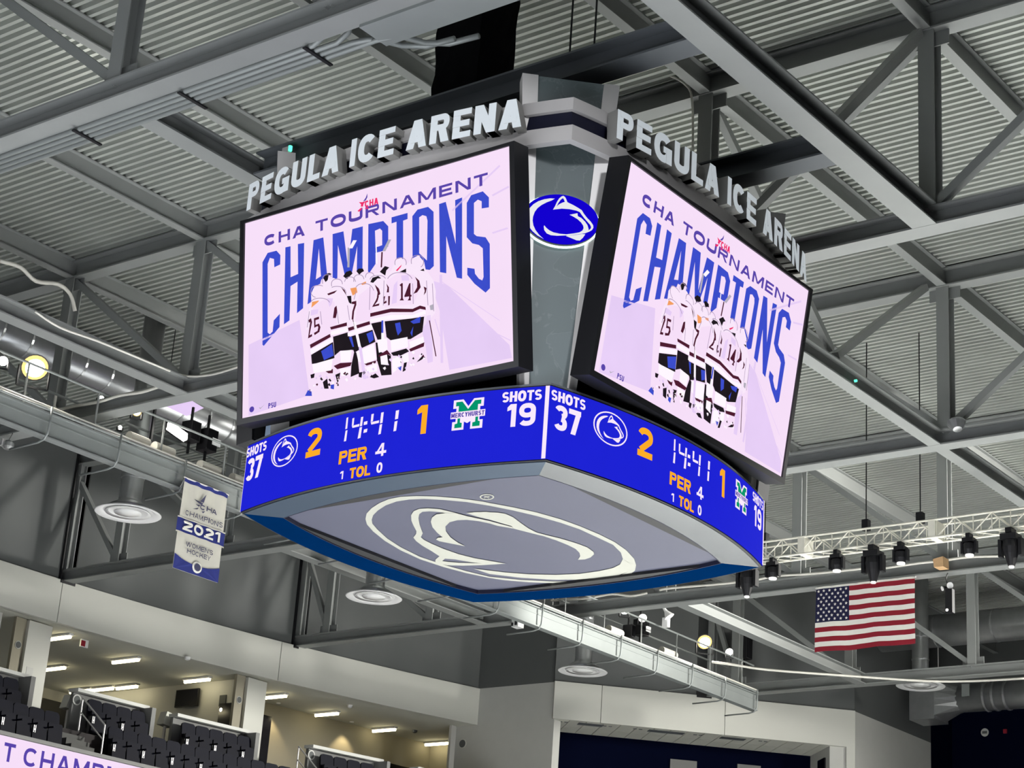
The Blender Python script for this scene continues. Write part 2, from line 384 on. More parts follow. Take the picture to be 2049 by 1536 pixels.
tag(MB().box((26, 47.4, 8.5), (36.0, 47.6, 13.1)).build('wall_suite_left', 'wall_grey'), 'grey suite wall left of the first white column', 'wall', kind='structure')
def column(x0, x1, y, label):
    t = thing('column', ((x0 + x1) / 2, y, 8.6), label, 'column')
    MB().box((x0, y - 0.45, 8.6), (x1, y - 0.33, 13.05)).build('shaft', 'wall_white', t)
    MB().box((x0 - 0.40, y - 0.32, 8.6), (x0 + 0.5, y - 0.2, 13.08)).build('pilaster', 'beige', t)
    q = MB().lathe([(0.12, 0), (0.12, 0.02)], (x0 - 0.2, y - 0.32, 12.25), 20, (0, -1, 0)).build('plaque', 'wall_grey', t)
    MB().lathe([(0.10, 0), (0.10, 0.01)], (x0 - 0.2, y - 0.34, 12.25), 20, (0, -1, 0)).build('plaque_emblem', 'wall_dark', q)
    MB().box((x0 + 0.25, y - 0.46, 9.98), (x0 + 0.43, y - 0.45, 10.15)).build('outlet_plate', 'black', t)
    MB().box((x0 + 0.5, y - 0.46, 9.98), (x0 + 0.64, y - 0.45, 10.15)).build('outlet_plate', 'black', t)
    return t
c1 = column(36.85, 37.75, 47.6, 'white square column at far left between two suite openings')
MB().box((37.0, 47.14, 11.35), (37.25, 47.15, 11.65)).build('vent_plate', 'wall_grey', c1)
column(45.48, 46.38, 46.75, 'white square column right of the wall television')
# pier, corner, return, navy end wall
pr = MB(); pr.mi = 1; pr.box((54.9, 40.5, 14.43), (55.3, 44.05, 19.0)); pr.mi = 0; pr.box((54.9, 40.5, 5.0), (55.3, 44.95, 14.43))
pr.box((54.62, 44.9, 5.0), (54.95, 45.0, 13.1))
pier = tag(pr.build('wall_pier', ['wall_grey', 'wall_dark']), 'two-tone grey pier wall between suites and corner', 'wall', kind='structure')
MB().lathe([(0.17, 0), (0.17, 0.02)], (54.9, 44.55, 12.45), 20, (-1, 0, 0)).build('plaque', 'wall_white', pier)
MB().lathe([(0.14, 0), (0.14, 0.03)], (54.9, 44.55, 12.45), 20, (-1, 0, 0)).build('plaque_emblem', 'wall_dark', pier)
CA = Vector((54.8, 40.5, 0)); CB = Vector((62.75, 32.85, 0)); CD = (CB - CA).normalized(); CN = Vector((CD.y, -CD.x, 0))
if CN.x > 0: CN = -CN
def cq(s0, s1, z0, z1, d0, d1):
    q = []
    for z in (z0, z1):
        for s_, d_ in ((s0, d0), (s1, d0), (s1, d1), (s0, d1)): q.append(CA + CD * s_ + CN * d_ + Vector((0, 0, z)))
    return q
CL = (CB - CA).length
mb = MB(); mb.box8(cq(0, 5.15, 14.43, 19, 0.0, -0.2)); mb.box8(cq(5.7, CL, 14.43, 19, 0.0, -0.2)); mb.box8(cq(5.0, 5.8, 14.43, 19, -0.6, -0.7))
wc = tag(mb.build('wall_corner', 'wall_dark'), 'charcoal upper wall across the arena corner', 'wall', kind='structure')
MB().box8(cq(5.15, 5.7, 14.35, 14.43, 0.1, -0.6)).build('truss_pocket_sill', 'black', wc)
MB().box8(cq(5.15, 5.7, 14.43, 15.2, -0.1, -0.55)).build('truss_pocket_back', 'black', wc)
tc_ = tag(MB().box8(cq(0.05, CL - 0.05, 13.2, 14.3, -0.02, -0.2)).build('trim_2', 'wall_dark'), 'white fascia band across the arena corner', 'fascia', kind='structure')
for a, b in ((0, 1.70), (1.72, 6.2), (6.22, CL)):
    MB().box8(cq(a, b, 13.1, 14.43, 0.08, -0.05)).build('fascia_panel', 'wall_white', tc_)
MB().box8(cq(CL - 0.32, CL, 5.0, 13.1, 0.08, -0.05)).build('fascia_leg', 'wall_white', tc_)
# corner soffit with ceiling tiles
cs = tag(MB().box8(cq(0.0, CL, 13.16, 13.3, -0.05, -6)).box((55.3, 40.55, 13.165), (58.6, 46, 13.25)).build('ceiling_corner', 'soffit'), 'tiled soffit under the corner fascia', 'ceiling', kind='structure')
k = 0; s_ = 0.03
while s_ < CL - 0.5:
    for d_ in (0.08, 1.28, 2.48):
        MB().box8(cq(s_ + 0.015, s_ + 0.595, 13.1, 13.16, -d_, -d_ - 1.17)).build('ceiling_tile', 'soffit', cs)
    k += 1; s_ += 0.61
for s0 in (1.0, 3.55, 6.2):
    MB().box8(cq(s0, s0 + 0.9 if s0 != 3.55 else s0 + 1.3, 13.085, 13.1, -0.25, -0.62)).build('slot_vent', 'steel_dark', cs)
for s0 in (0.3, 1.9, 3.0, 5.2, 7.6):
    for e in (0, 0.2): MB().box8(cq(s0 + e, s0 + e + 0.12, 13.088, 13.1, -0.35, -0.43)).build('sprinkler_plate', 'steel_dark', cs)
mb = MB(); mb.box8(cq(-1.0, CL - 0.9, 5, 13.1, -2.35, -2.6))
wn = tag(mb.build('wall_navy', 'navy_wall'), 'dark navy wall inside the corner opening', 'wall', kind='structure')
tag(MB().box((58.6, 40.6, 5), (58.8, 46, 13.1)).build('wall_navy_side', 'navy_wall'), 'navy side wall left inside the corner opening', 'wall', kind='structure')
tag(MB().box8(cq(CL - 0.9, CL - 0.32, 5, 13.1, -0.05, -2.6)).build('wall_corner_jamb', 'wall_grey'), 'grey jamb at right of the corner opening', 'wall', kind='structure')
rt = MB(); rt.mi = 1; rt.box((62.75, 32.85, 14.43), (69.0, 33.1, 19)); rt.mi = 0; rt.box((62.75, 32.85, 5), (69.0, 33.1, 14.43))
tag(rt.build('wall_right', ['wall_grey', 'wall_dark']), 'two-tone grey return wall right of the corner fascia', 'wall', kind='structure')
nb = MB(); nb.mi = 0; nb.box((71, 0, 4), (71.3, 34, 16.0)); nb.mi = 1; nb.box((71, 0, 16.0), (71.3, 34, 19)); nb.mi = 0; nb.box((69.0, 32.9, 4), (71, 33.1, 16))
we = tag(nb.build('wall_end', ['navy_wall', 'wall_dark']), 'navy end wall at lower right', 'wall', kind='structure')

# ---- roof trusses
TX = {'nearest': 17.3, 'second': 27.5, 'third': 37.7, 'fourth': 47.2, 'farthest': 58.9}
TL = {'nearest': 'grey roof truss nearest the camera, carrying the conduits, crossing the upper left',
      'second': 'grey roof truss passing just behind the scoreboard',
      'third': 'grey roof truss one bay behind the scoreboard, ending at the left wall slot',
      'fourth': 'grey roof truss from which the striped flag hangs',
      'farthest': 'grey roof truss farthest away, ending over the corner fascia'}
def clip_end(k):
    return {'nearest': 46.9, 'second': 46.9, 'third': 47.2, 'fourth': 46.2, 'farthest': 36.9}[k]
for key, x in TX.items():
    ye = clip_end(key)
    t = thing('roof_truss', (x, 17.5, ZB), TL[key], 'roof truss')
    MB().ibeam((x, 4, ZB), (x, ye, ZB), 0.40, 0.37, 0.035).build('bottom_chord', 'steel', t)
    MB().ibeam((x, 4, ZT - 0.02), (x, ye, ZT - 0.02), 0.36, 0.46, 0.035).build('top_chord', 'steel', t)
    ys = [y for y in GY if y < ye - 0.8]
    for y in ys:
        MB().ibeam((x - 0.15, y, ZB + 0.37), (x - 0.15, y, ZT), 0.30, 0.30, 0.025, up=(1, 0, 0)).build('post', 'steel', t)
        for zz in (ZB + 0.37, ZT - 0.30):
            MB().cbox((x, y, zz + 0.14), (0.03, 0.75, 0.28)).build('gusset_plate', 'steel', t)
    for y0, y1 in zip(ys[:-1], ys[1:]):
        if y0 >= 17.5: a, b = (x, y1, ZT), (x, y0, ZB + 0.37)
        else: a, b = (x, y0, ZT), (x, y1, ZB + 0.37)
        MB().bar(a, b, 0.16, 0.16, (1, 0, 0)).build('brace', 'steel', t)
    if ye - ys[-1] > 1.0:
        MB().ibeam((x - 0.12, ye - 0.35, ZB + 0.37), (x - 0.12, ye - 0.35, ZT), 0.25, 0.25, up=(1, 0, 0)).build('post', 'steel', t)
        MB().bar((x, ye - 0.4, ZT - 0.6), (x, ys[-1], ZB + 0.37), 0.16, 0.16, (1, 0, 0)).build('brace', 'steel', t)
    if key == 'nearest':
        # conduits strapped under the bottom flange
        for j in range(4):
            xx = x + 0.22 + 0.12 * j; zc = ZB - 0.02
            ybend = P(620, 62, 'z', ZB).y - 0.35 * j
            pts = [(xx, 34, zc), (xx, ybend + 0.35, zc), (xx + 0.06, ybend + 0.12, zc + 0.01), (xx + 0.2, ybend, zc + 0.05), (xx + 0.55, ybend - 0.1, zc + 0.1), (xx + 0.75, ybend - 0.4, zc + 0.1), (xx + 0.8, ybend - 0.9, zc + 0.1)] if j > 1 else [(xx, 34, zc), (xx, ybend + 0.2, zc), (xx, ybend, zc + 0.1), (xx, ybend - 0.1, zc + 0.45)]
            MB().tube(pts, 0.045, 8).build('conduit', 'cat', t, smooth=True)
        for px in ((105, 238), (312, 158), (558, 62)):
            y = P(px[0], px[1], 'z', ZB - 0.08).y
            MB().box((x + 0.12, y - 0.03, ZB - 0.09), (x + 0.72, y + 0.03, ZB - 0.065)).build('conduit_strap', 'black', t)
        MB().box((x + 0.15, 14.0, ZB - 0.05), (x + 0.75, P(640, 60, 'z', ZB).y - 0.6, ZB + 0.12)).build('cable_tray', 'cat', t)

def tie(x0, x1, y, label, z=ZB, w=0.36, h=0.36):
    o = MB().ibeam((x0 + 0.2, y, z + 0.004), (x1 - 0.2, y, z + 0.004), w, h, 0.03).build('tie_beam', 'steel', origin=((x0 + x1) / 2, y, z))
    return tag(o, label, 'beam')
t_m3 = tie(17.3, 27.5, 13.03, 'wide grey tie beam running down right from the top above the right sign', w=0.44, h=0.40)
tie(17.3, 27.5, 22.0, 'dark grey tie beam reaching the sign letters from the upper left')
tie(10.0, 27.5, 30.9, 'grey tie beam with a white cable at left, above the brightest lamp')
tie(27.5, 37.7, 30.8, 'grey tie beam behind the left edge of the left video screen')
t_m4 = tie(27.5, 37.7, 17.7, 'grey tie beam with a green indicator right of the right video screen', w=0.30)
tie(37.7, 47.2, 17.7, 'grey tie beam leading from the small silver lamp to the right edge', w=0.30)
tie(37.7, 47.2, 37.7, 'grey tie beam appearing below the far left edge of the scoreboard')
tie(47.2, 58.9, 30.5, 'long grey tie beam sloping down behind the striped flag')
hb = []
for x, l in ((20.4, 'dark grey hoist beam just in front of the black shroud'), (24.4, 'dark grey hoist beam behind the right sign letters')):
    hb.append(tag(MB().ibeam((x, 13.25, ZB + 0.01), (x, 21.8, ZB + 0.01), 0.44, 0.42, 0.035).build('hoist_beam', 'steel_dark', origin=(x, 17.5, ZB)), l, 'beam'))
tag(MB().ibeam((20.62, 20.3, ZB + 0.44), (24.18, 20.3, ZB + 0.44), 0.3, 0.3).build('hoist_cross_beam', 'steel', origin=(22.4, 20.0, ZB + 0.4)), 'short cross beam between the two hoist beams', 'beam')
# longitudinal braces
def brace(par, a, b, y, w=0.15):
    A = P(*a, 'y', y); B = P(*b, 'y', y)
    MB().bar(A, B, w, w, (0, 1, 0)).build('diagonal_brace', 'steel', par)
brace(t_m4, (1851, 575), (1672, 712), 17.7)
brace(t_m4, (1436, 225), (1662, 700), 17.7)
brace(t_m4, (1592, 330), (1522, 402), 17.7)
brace(t_m3, (1838, 66), (1672, 242), 13.03)
MB().lathe([(0.03, 0), (0.03, 0.05)], P(1710, 762, 'y', 17.55), 8, (0, -1, 0)).build('green_indicator', 'green', t_m4)

# ================================================================== SCOREBOARD
SC = 0.9
CX, CY = 24.9004 * SC, 19.6178 * SC
CC = Vector((CX, CY, 0))
RS, RSAG, RZ0, RZ1 = 3.151 * SC, 0.44, 9.0603 * SC, 10.2557 * SC
SW, ST, SB, OT, OB = 2.8367 * SC, 13.891 * SC, 10.5036 * SC, 4.1562 * SC, 3.6724 * SC
FU = [Vector((0, -1, 0)), Vector((1, 0, 0)), Vector((0, 1, 0)), Vector((-1, 0, 0))]
FN = [Vector((-1, 0, 0)), Vector((0, -1, 0)), Vector((1, 0, 0)), Vector((0, 1, 0))]
def fp(k, u, n, z): return CC + FU[k] * u + FN[k] * n + Vector((0, 0, z))
SH = math.hypot(OT - OB, ST - SB)
def scr(k, u, h, d=0.0):
    # point on the tilted screen: u across, h up from the bottom edge, d proud of it
    t = h / SH; c = (ST - SB) / SH; s_ = (OT - OB) / SH
    return fp(k, u, OB + (OT - OB) * t + d * c, SB + (ST - SB) * t - d * s_)
_so = scr(0, 0, 0); _su = FU[0]; _sv = (scr(0, 0, 1) - scr(0, 0, 0)).normalized(); _sn = _su.cross(_sv)
def px_scr(px, py):
    p = plane_hit(px, py, _so, _sn) - _so
    return (p.dot(_su), p.dot(_sv))
board = thing('scoreboard', (CX, CY, RZ0), 'four-sided hanging scoreboard with pink video screens and blue ribbon display', 'scoreboard')

# dark inner frame
mb = MB(); mb.box((CX - 2.1, CY - 2.1, RZ0 + 0.25), (CX + 2.1, CY + 2.1, 13.0))
for k in range(4):
    for u in (-2.2, -1.1, 0, 1.1, 2.2):
        mb.bar(fp(k, u, 2.45, RZ0 + 0.3), fp(k, u, 2.45, 13.2), 0.12, 0.12)
    for z in (9.25, 12.75): mb.bar(fp(k, -2.45, 2.45, z), fp(k, 2.45, 2.45, z), 0.12, 0.12)
mb.build('inner_frame', 'black', board)

# ---- picture on the video screens, traced as flat print
def tr(o, s_, pts): return [px_scr(o[0] + x / s_, o[1] + y / s_) for x, y in pts]
PIC = []      # (material, layer, loops)
c6 = ((500, 360), 4.518); c7 = ((760, 300), 4.518); c4 = ((595, 480), 6.83); c5 = ((595, 630), 6.83)
def add(m, lay, c, pts, *holes): PIC.append((m, lay, [tr(*c, pts)] + [tr(*c, h) for h in holes]))
# soft lilac shading of the ice in the picture
for pts in (((498, 690), (600, 640), (620, 790), (498, 832)), ((860, 560), (895, 570), (1020, 690), (1025, 716), (900, 740), (880, 620))):
    PIC.append(('scr_lil', 1, [[px_scr(*p) for p in pts]]))
for a, b in (((905, 420), (1000, 330)), ((985, 390), (1018, 372)), ((985, 465), (1016, 455)), ((500, 690), (560, 662)), ((508, 760), (600, 700)), ((900, 620), (1022, 680)), ((880, 560), (1000, 640))):
    (x0, y0), (x1, y1) = a, b
    PIC.append(('scr_lil', 2, [[px_scr(x0, y0), px_scr(x1, y1), px_scr(x1 + 2, y1 + 3), px_scr(x0 + 2, y0 + 3)]]))
# big headline
B = 'scr_blue'
add(B, 2, c6, [(118, 1490), (118, 745), (165, 660), (245, 640), (280, 680), (278, 765), (225, 790), (222, 715), (185, 705), (165, 760), (165, 1380), (185, 1395), (210, 1370), (220, 1270), (275, 1210), (272, 1330), (130, 1500)])
add(B, 2, c6, [(325, 610), (372, 600), (372, 880), (440, 850), (438, 580), (495, 570), (485, 1160), (430, 1205), (435, 920), (372, 960), (362, 1270), (312, 1305)])
add(B, 2, c6, [(525, 1125), (580, 545), (668, 520), (705, 880), (650, 900), (640, 940), (585, 965), (565, 1100)], [(600, 900), (628, 620), (647, 870)])
add(B, 2, c6, [(752, 490), (850, 465), (890, 780), (930, 445), (1025, 420), (1022, 830), (970, 830), (975, 600), (915, 900), (870, 900), (800, 590), (795, 890), (752, 900)])
add(B, 2, c6, [(1075, 400), (1210, 372), (1255, 420), (1255, 600), (1220, 640), (1140, 660), (1140, 760), (1085, 840), (1072, 830)], [(1135, 460), (1180, 440), (1200, 460), (1200, 590), (1175, 600), (1140, 610)])
add(B, 2, c7, [(110, 610), (255, 570), (255, 625), (215, 640), (215, 985), (155, 990), (155, 650), (110, 665)])
add(B, 2, c7, [(298, 600), (345, 540), (440, 515), (490, 560), (492, 1050), (455, 1085), (415, 1080), (360, 950), (300, 980)], [(360, 610), (390, 590), (425, 600), (435, 640), (430, 1000), (385, 958), (360, 935)])
add(B, 2, c7, [(540, 490), (600, 470), (690, 850), (685, 455), (748, 430), (748, 1165), (700, 1155), (605, 780), (605, 1115), (548, 1105)])
add(B, 2, c7, [(790, 480), (830, 410), (935, 375), (990, 430), (990, 520), (925, 530), (925, 465), (890, 450), (855, 480), (855, 760), (880, 780), (960, 790), (998, 850), (1000, 1250), (960, 1290), (860, 1210), (795, 1130), (795, 1065), (860, 1075), (865, 1120), (900, 1165), (930, 1180), (942, 1150), (935, 890), (900, 860), (840, 845), (790, 790)])
NHEAD = len(PIC)
# huddle of players: pale jerseys
J = 'scr_jersey'
add(J, 3, c4, [(120, 1229), (160, 980), (200, 850), (195, 740), (230, 660), (330, 620), (420, 540), (500, 520), (600, 560), (640, 520), (720, 470), (830, 460), (960, 470), (1040, 470), (1150, 440), (1290, 430), (1350, 270), (1430, 245), (1500, 330), (1590, 260), (1660, 210), (1740, 300), (1760, 400), (1870, 560), (1900, 700), (1890, 1000), (1700, 1229)])
add('scr', 4, c4, [(190, 1229), (230, 900), (420, 790), (520, 850), (560, 1229)])
add('scr', 4, c4, [(800, 1120), (850, 760), (1000, 640), (1090, 700), (1030, 960), (1000, 1100)])
add('scr', 4, c4, [(1200, 920), (1230, 560), (1400, 450), (1600, 480), (1690, 640), (1600, 880)])
add('scr_lil', 5, c4, [(1300, 880), (1330, 620), (1380, 560), (1370, 860)])
add('scr_lil', 5, c4, [(1430, 490), (1530, 480), (1540, 560), (1440, 560)])
add('scr_lil', 5, c4, [(200, 960), (300, 950), (290, 1010), (190, 1040)])
add('scr_lil', 5, c4, [(420, 800), (500, 800), (480, 880), (450, 920)])
add('scr_grey', 5, c4, [(1820, 900), (1870, 880), (1870, 960), (1830, 960)])
K = 'scr_black'; MR = 'scr_maroon'
for pts in ([(370, 530), (400, 470), (450, 455), (485, 470), (440, 490), (430, 550), (400, 580)], [(640, 500), (680, 440), (740, 420), (770, 460), (740, 490), (690, 540)],
            [(820, 430), (850, 395), (910, 395), (925, 430), (890, 450), (860, 480)], [(1140, 440), (1210, 360), (1270, 380), (1230, 420), (1215, 490), (1185, 470)],
            [(1410, 440), (1500, 395), (1500, 450)], [(690, 770), (750, 765), (755, 880), (720, 860)], [(1690, 420), (1740, 395), (1750, 430)], [(1010, 580), (1040, 520), (1120, 495), (1160, 530), (1110, 530), (1050, 590)]):
    add(K, 6, c4, pts)
for pts in ([(500, 1070), (520, 930), (550, 900), (560, 980), (540, 1070)], [(1070, 610), (1130, 670), (1148, 740), (1100, 790), (1110, 720)], [(1230, 600), (1265, 650), (1265, 720), (1235, 720), (1245, 660)],
            [(1620, 505), (1680, 560), (1700, 650), (1650, 720), (1600, 740), (1650, 650), (1650, 570)], [(1740, 640), (1780, 660), (1770, 720), (1740, 760), (1755, 700)],
            [(1010, 1005), (1290, 940), (1590, 945), (1690, 900), (1765, 920), (1770, 960), (1690, 945), (1590, 990), (1290, 990), (1010, 1055)],
            [(420, 740), (470, 720), (560, 690), (520, 730), (440, 760)], [(610, 650), (660, 690), (690, 770), (650, 710)],
            # numbers on the backs
            [(1410, 620), (1445, 590), (1455, 600), (1455, 800), (1470, 830), (1410, 830), (1430, 800), (1430, 640)],
            [(1475, 770), (1540, 600), (1560, 590), (1560, 750), (1575, 755), (1575, 775), (1560, 780), (1565, 830), (1520, 830), (1540, 800), (1540, 775), (1480, 785)],
            [(755, 850), (820, 835), (820, 890), (790, 980), (780, 1090), (755, 1090), (765, 980), (795, 880), (760, 880)],
            [(1040, 910), (1085, 830), (1110, 770), (1130, 770), (1110, 840), (1070, 890), (1135, 870), (1130, 900), (1035, 920)],
            [(1185, 780), (1215, 770), (1200, 850), (1230, 830), (1235, 860), (1190, 880)], [(1255, 770), (1280, 770), (1275, 890), (1255, 900)]):
    add(MR, 6, c4, pts)
add('scr_orange', 6, c4, [(735, 665), (820, 650), (835, 720), (770, 765)])
add('scr_orange', 6, c4, [(880, 600), (950, 570), (955, 605), (900, 620)])
add('scr_orange', 6, c4, [(215, 850), (310, 830), (300, 850), (240, 900), (205, 930)])
add('scr_red', 6, c4, [(1360, 420), (1440, 340), (1430, 370), (1380, 430)])
for pts in ([(165, 75), (200, 45), (215, 100), (180, 280), (215, 265), (215, 295), (160, 325), (165, 280), (190, 100), (170, 110)],
            [(240, 50), (310, 25), (310, 60), (262, 75), (262, 140), (310, 120), (330, 170), (315, 235), (250, 280), (240, 250), (290, 220), (300, 170), (290, 155), (245, 180)],
            [(185, 410), (460, 262), (470, 305), (195, 460)], [(460, 170), (690, 105), (692, 152), (475, 205)], [(705, 180), (1000, 88), (1010, 132), (715, 225)],
            [(510, 700), (600, 660), (760, 650), (740, 700), (560, 745)], [(930, 670), (1090, 625), (1085, 660), (960, 695)], [(1120, 560), (1240, 480), (1300, 560), (1260, 545), (1130, 575)],
            [(1540, 470), (1750, 375), (1742, 435), (1560, 505)], [(400, 775), (500, 740), (500, 800), (440, 800)]):
    add(MR, 6, c5, pts)
for pts in ([(190, 480), (490, 310), (500, 365), (200, 545)], [(470, 230), (700, 165), (710, 228), (475, 282)], [(700, 250), (1030, 138), (1042, 190), (705, 297)], [(1010, 60), (1290, 5), (1590, 5), (1760, -60), (1770, -10), (1590, 45), (1290, 60), (1010, 105)]):
    add('scr_white', 6, c5, pts)
for pts in ([(200, 548), (500, 372), (520, 590), (370, 650), (210, 672)], [(500, 300), (700, 240), (800, 480), (600, 492), (520, 560)], [(715, 305), (1040, 205), (1080, 370), (900, 452), (790, 520)],
            [(1020, 120), (1160, 92), (1180, 330), (1110, 350)], [(1205, 90), (1580, 50), (1745, 25), (1722, 235), (1560, 332), (1290, 352), (1230, 305)],
            [(790, 500), (830, 520), (860, 800), (740, 850), (750, 690)], [(1080, 380), (1110, 380), (1130, 500), (1290, 560), (1300, 820), (1160, 830), (1100, 620)], [(1290, 520), (1500, 460), (1540, 500), (1420, 560), (1320, 560)],
            [(190, 820), (250, 800), (240, 860), (200, 870)], [(360, 920), (420, 870), (440, 1010), (380, 1010)], [(530, 820), (600, 790), (580, 900), (560, 930)], [(1470, 650), (1510, 640), (1490, 760), (1450, 780)], [(1640, 650), (1720, 560), (1760, 580), (1700, 620)],
            [(1000, 850), (1080, 800), (1130, 850), (1060, 870)], [(850, 790), (900, 780), (890, 860), (850, 850)], [(1180, 700), (1250, 720), (1230, 780), (1190, 760)], [(1040, 720), (1080, 690), (1060, 750)], [(950, 760), (1000, 720), (990, 780)]):
    add(K, 5, c5, pts)
for pts in ([(340, 500), (490, 400), (512, 560), (380, 622)], [(960, 262), (1040, 225), (1060, 340), (1000, 390)], [(1350, 120), (1420, 105), (1440, 220), (1390, 285), (1370, 220)], [(1560, 95), (1700, 25), (1690, 110), (1600, 125)], [(1560, 250), (1600, 160), (1585, 300)],
            [(720, 310), (760, 300), (790, 440), (770, 440)], [(1165, 80), (1190, 80), (1190, 260), (1165, 260)], [(120, 1110), (160, 1030), (210, 1050), (215, 1110)], [(470, 960), (520, 950), (515, 1020), (470, 1010)], [(1380, 720), (1440, 700), (1430, 770)]):
    add('scr_blue', 7, c5, pts)
for pts in ([(600, 500), (760, 480), (740, 640), (610, 650)], [(820, 510), (1060, 400), (1095, 600), (950, 670), (850, 640)], [(1105, 345), (1240, 325), (1250, 480), (1130, 520)], [(1290, 350), (1520, 305), (1530, 440), (1300, 500)], [(1545, 370), (1740, 300), (1745, 380), (1560, 460)],
            [(220, 680), (500, 600), (480, 760), (240, 800)], [(590, 740), (740, 725), (730, 820), (620, 840)], [(1150, 570), (1240, 545), (1260, 690), (1160, 680)], [(1310, 620), (1400, 560), (1440, 700), (1320, 800)], [(1440, 560), (1530, 520), (1540, 640), (1470, 660)], [(960, 720), (1100, 670), (1110, 770), (960, 800)]):
    add('scr_white', 7, c5, pts)
rnd = random.Random(3)
for i in range(70):
    t = rnd.random(); x = 150 + 1600 * t; y = 1010 - 400 * t + rnd.uniform(-150, 60); s_ = rnd.uniform(8, 26)
    add(rnd.choice([K, K, 'scr_white', MR, 'scr_lil', 'scr_white']), 8, c5, [(x - s_, y + rnd.uniform(-9, 9)), (x + rnd.uniform(-9, 9), y - s_), (x + s_ * 0.8, y + rnd.uniform(-6, 14)), (x, y + s_)])
M['scr_line'] = glow('screen_line', (0.40, 0.30, 0.46), 1, 0.1, 5)
for cx_, cy_, rx_, ry_, a0, a1 in ((1430, 320, 78, 72, -20, 200), (1660, 300, 85, 85, -60, 200), (560, 610, 75, 70, 0, 200), (310, 710, 105, 85, 60, 250), (860, 560, 70, 80, 10, 190), (1010, 520, 60, 70, 20, 180), (430, 560, 70, 80, 40, 210),
                                   (740, 620, 80, 110, 20, 160), (1120, 560, 110, 70, 20, 170), (560, 760, 130, 120, 10, 120), (930, 760, 140, 160, 20, 140), (1420, 640, 190, 190, 30, 150), (330, 930, 150, 130, 30, 150)):
    for lp in stroke(sarc(cx_, cy_, rx_, ry_, -a0, -a1, 14), 9): add('scr_line', 9, c4, lp)
for a_, b_ in (((1200, 560), (1190, 900)), ((1590, 600), (1600, 880)), ((700, 900), (730, 1100)), ((560, 980), (580, 1150)), ((1010, 640), (1000, 960)), ((330, 980), (350, 1160)), ((180, 980), (150, 1200)), ((1780, 560), (1800, 900)), ((1860, 600), (1880, 980)), ((820, 700), (790, 820))):
    add('scr_line', 9, c4, [a_, (a_[0] + 8, a_[1]), (b_[0] + 8, b_[1]), b_])
# sticks
def stick(m, c, a, b, wd):
    add(m, 8, c, [a, (a[0] + wd, a[1]), (b[0] + wd, b[1]), b])
stick('scr_white', c5, (775, 100), (850, 440), 38); stick('scr_lil', c5, (855, 440), (920, 880), 40); stick(MR, c5, (770, 60), (800, 200), 10); stick('scr_white', c5, (1165, 250), (1165, 350), 40)
stick(MR, c4, (1165, 170), (1155, 380), 20); stick('scr_grey', c4, (1260, 0), (1180, 160), 40); stick('scr_white', c4, (780, 10), (720, 120), 50); stick('scr_grey', c4, (705, 110), (700, 380), 30); stick('scr_white', c4, (1085, 60), (1095, 330), 16)
stick('scr_lil', c4, (1960, 480), (1965, 1229), 36); stick('scr_lil', c5, (1965, 0), (1975, 660), 36); stick(MR, c5, (1815, 80), (1905, 570), 14); stick('scr_lil', c5, (1890, 60), (1960, 300), 14)
add('scr_lil', 3, c5, [(1740, 20), (1830, 0), (1830, 280), (1850, 340), (1860, 640), (1790, 660), (1760, 420), (1720, 260)])
# ring on the boards in the picture
rc = px_scr(898, 638)
PIC.append(('scr_lil', 3, [ellipse(rc[0], rc[1], 0.15, 0.15, 24), ellipse(rc[0], rc[1], 0.105, 0.105, 24)]))
rc = px_scr(921, 618); PIC.append(('scr_lil', 3, [ellipse(rc[0], rc[1], 0.07, 0.07, 16), ellipse(rc[0], rc[1], 0.045, 0.045, 16)]))
# small marks bottom left
q0 = px_scr(505, 819); PIC.append(('scr_violet', 3, [ellipse(q0[0], q0[1], 0.05, 0.045, 14)]))
q0 = px_scr(525, 814); PIC.append(('scr_grey', 3, [[(q0[0] - 0.06, q0[1]), (q0[0] - 0.03, q0[1] - 0.03), (q0[0] + 0.06, q0[1] + 0.03), (q0[0] - 0.02, q0[1] - 0.01)]]))
# star emblem above the subtitle
sa = lambda pts: [px_scr(500 + x / 4.518, 360 + y / 4.518) for x, y in pts]
PIC.append(('scr_violet', 9, [sa([(1035, 200), (1060, 165), (1075, 125), (1075, 160), (1060, 190)])]))
PIC.append(('scr_red', 9, [sa([(998, 205), (1030, 205), (1062, 195), (1040, 222), (1035, 245), (1015, 245), (1018, 225)])]))
PIC.append(('scr_red', 9, [sa([(985, 285), (1010, 262), (1030, 250), (1020, 275), (1000, 292)])]))
PIC.append(('scr_red', 9, [sa([(1050, 262), (1080, 250), (1090, 262), (1060, 268)])]))

def screen_frame(k):
    a = MB(); t = 0.16; bw = 0.085
    # cabinet with a raised bezel around the display
    def ring(u0, u1, h0, h1, d0, d1):
        a.box8([scr(k, u0, h0, d0), scr(k, u1, h0, d0), scr(k, u1, h0, d1), scr(k, u0, h0, d1), scr(k, u0, h1, d0), scr(k, u1, h1, d0), scr(k, u1, h1, d1), scr(k, u0, h1, d1)])
    ring(-SW - 0.05, SW + 0.05, -0.06, SH + 0.04, -0.32, -0.012)
    ring(-SW - bw, -SW, -0.09, SH + 0.05, -0.30, 0.03); ring(SW, SW + bw, -0.09, SH + 0.05, -0.30, 0.03)
    ring(-SW, SW, -0.09, 0, -0.30, 0.03); ring(-SW, SW, SH, SH + 0.05, -0.30, 0.03)
    for u in (-1.8, -0.6, 0.6, 1.8): ring(u - 0.05, u + 0.05, 0.2, SH - 0.2, -0.5, -0.32)
    return a
def flat(mb, k, lay, loops, fn):
    mb.poly([[fn(k, a, b, 0.004 + 0.003 * lay) for a, b in l] for l in loops], loops)
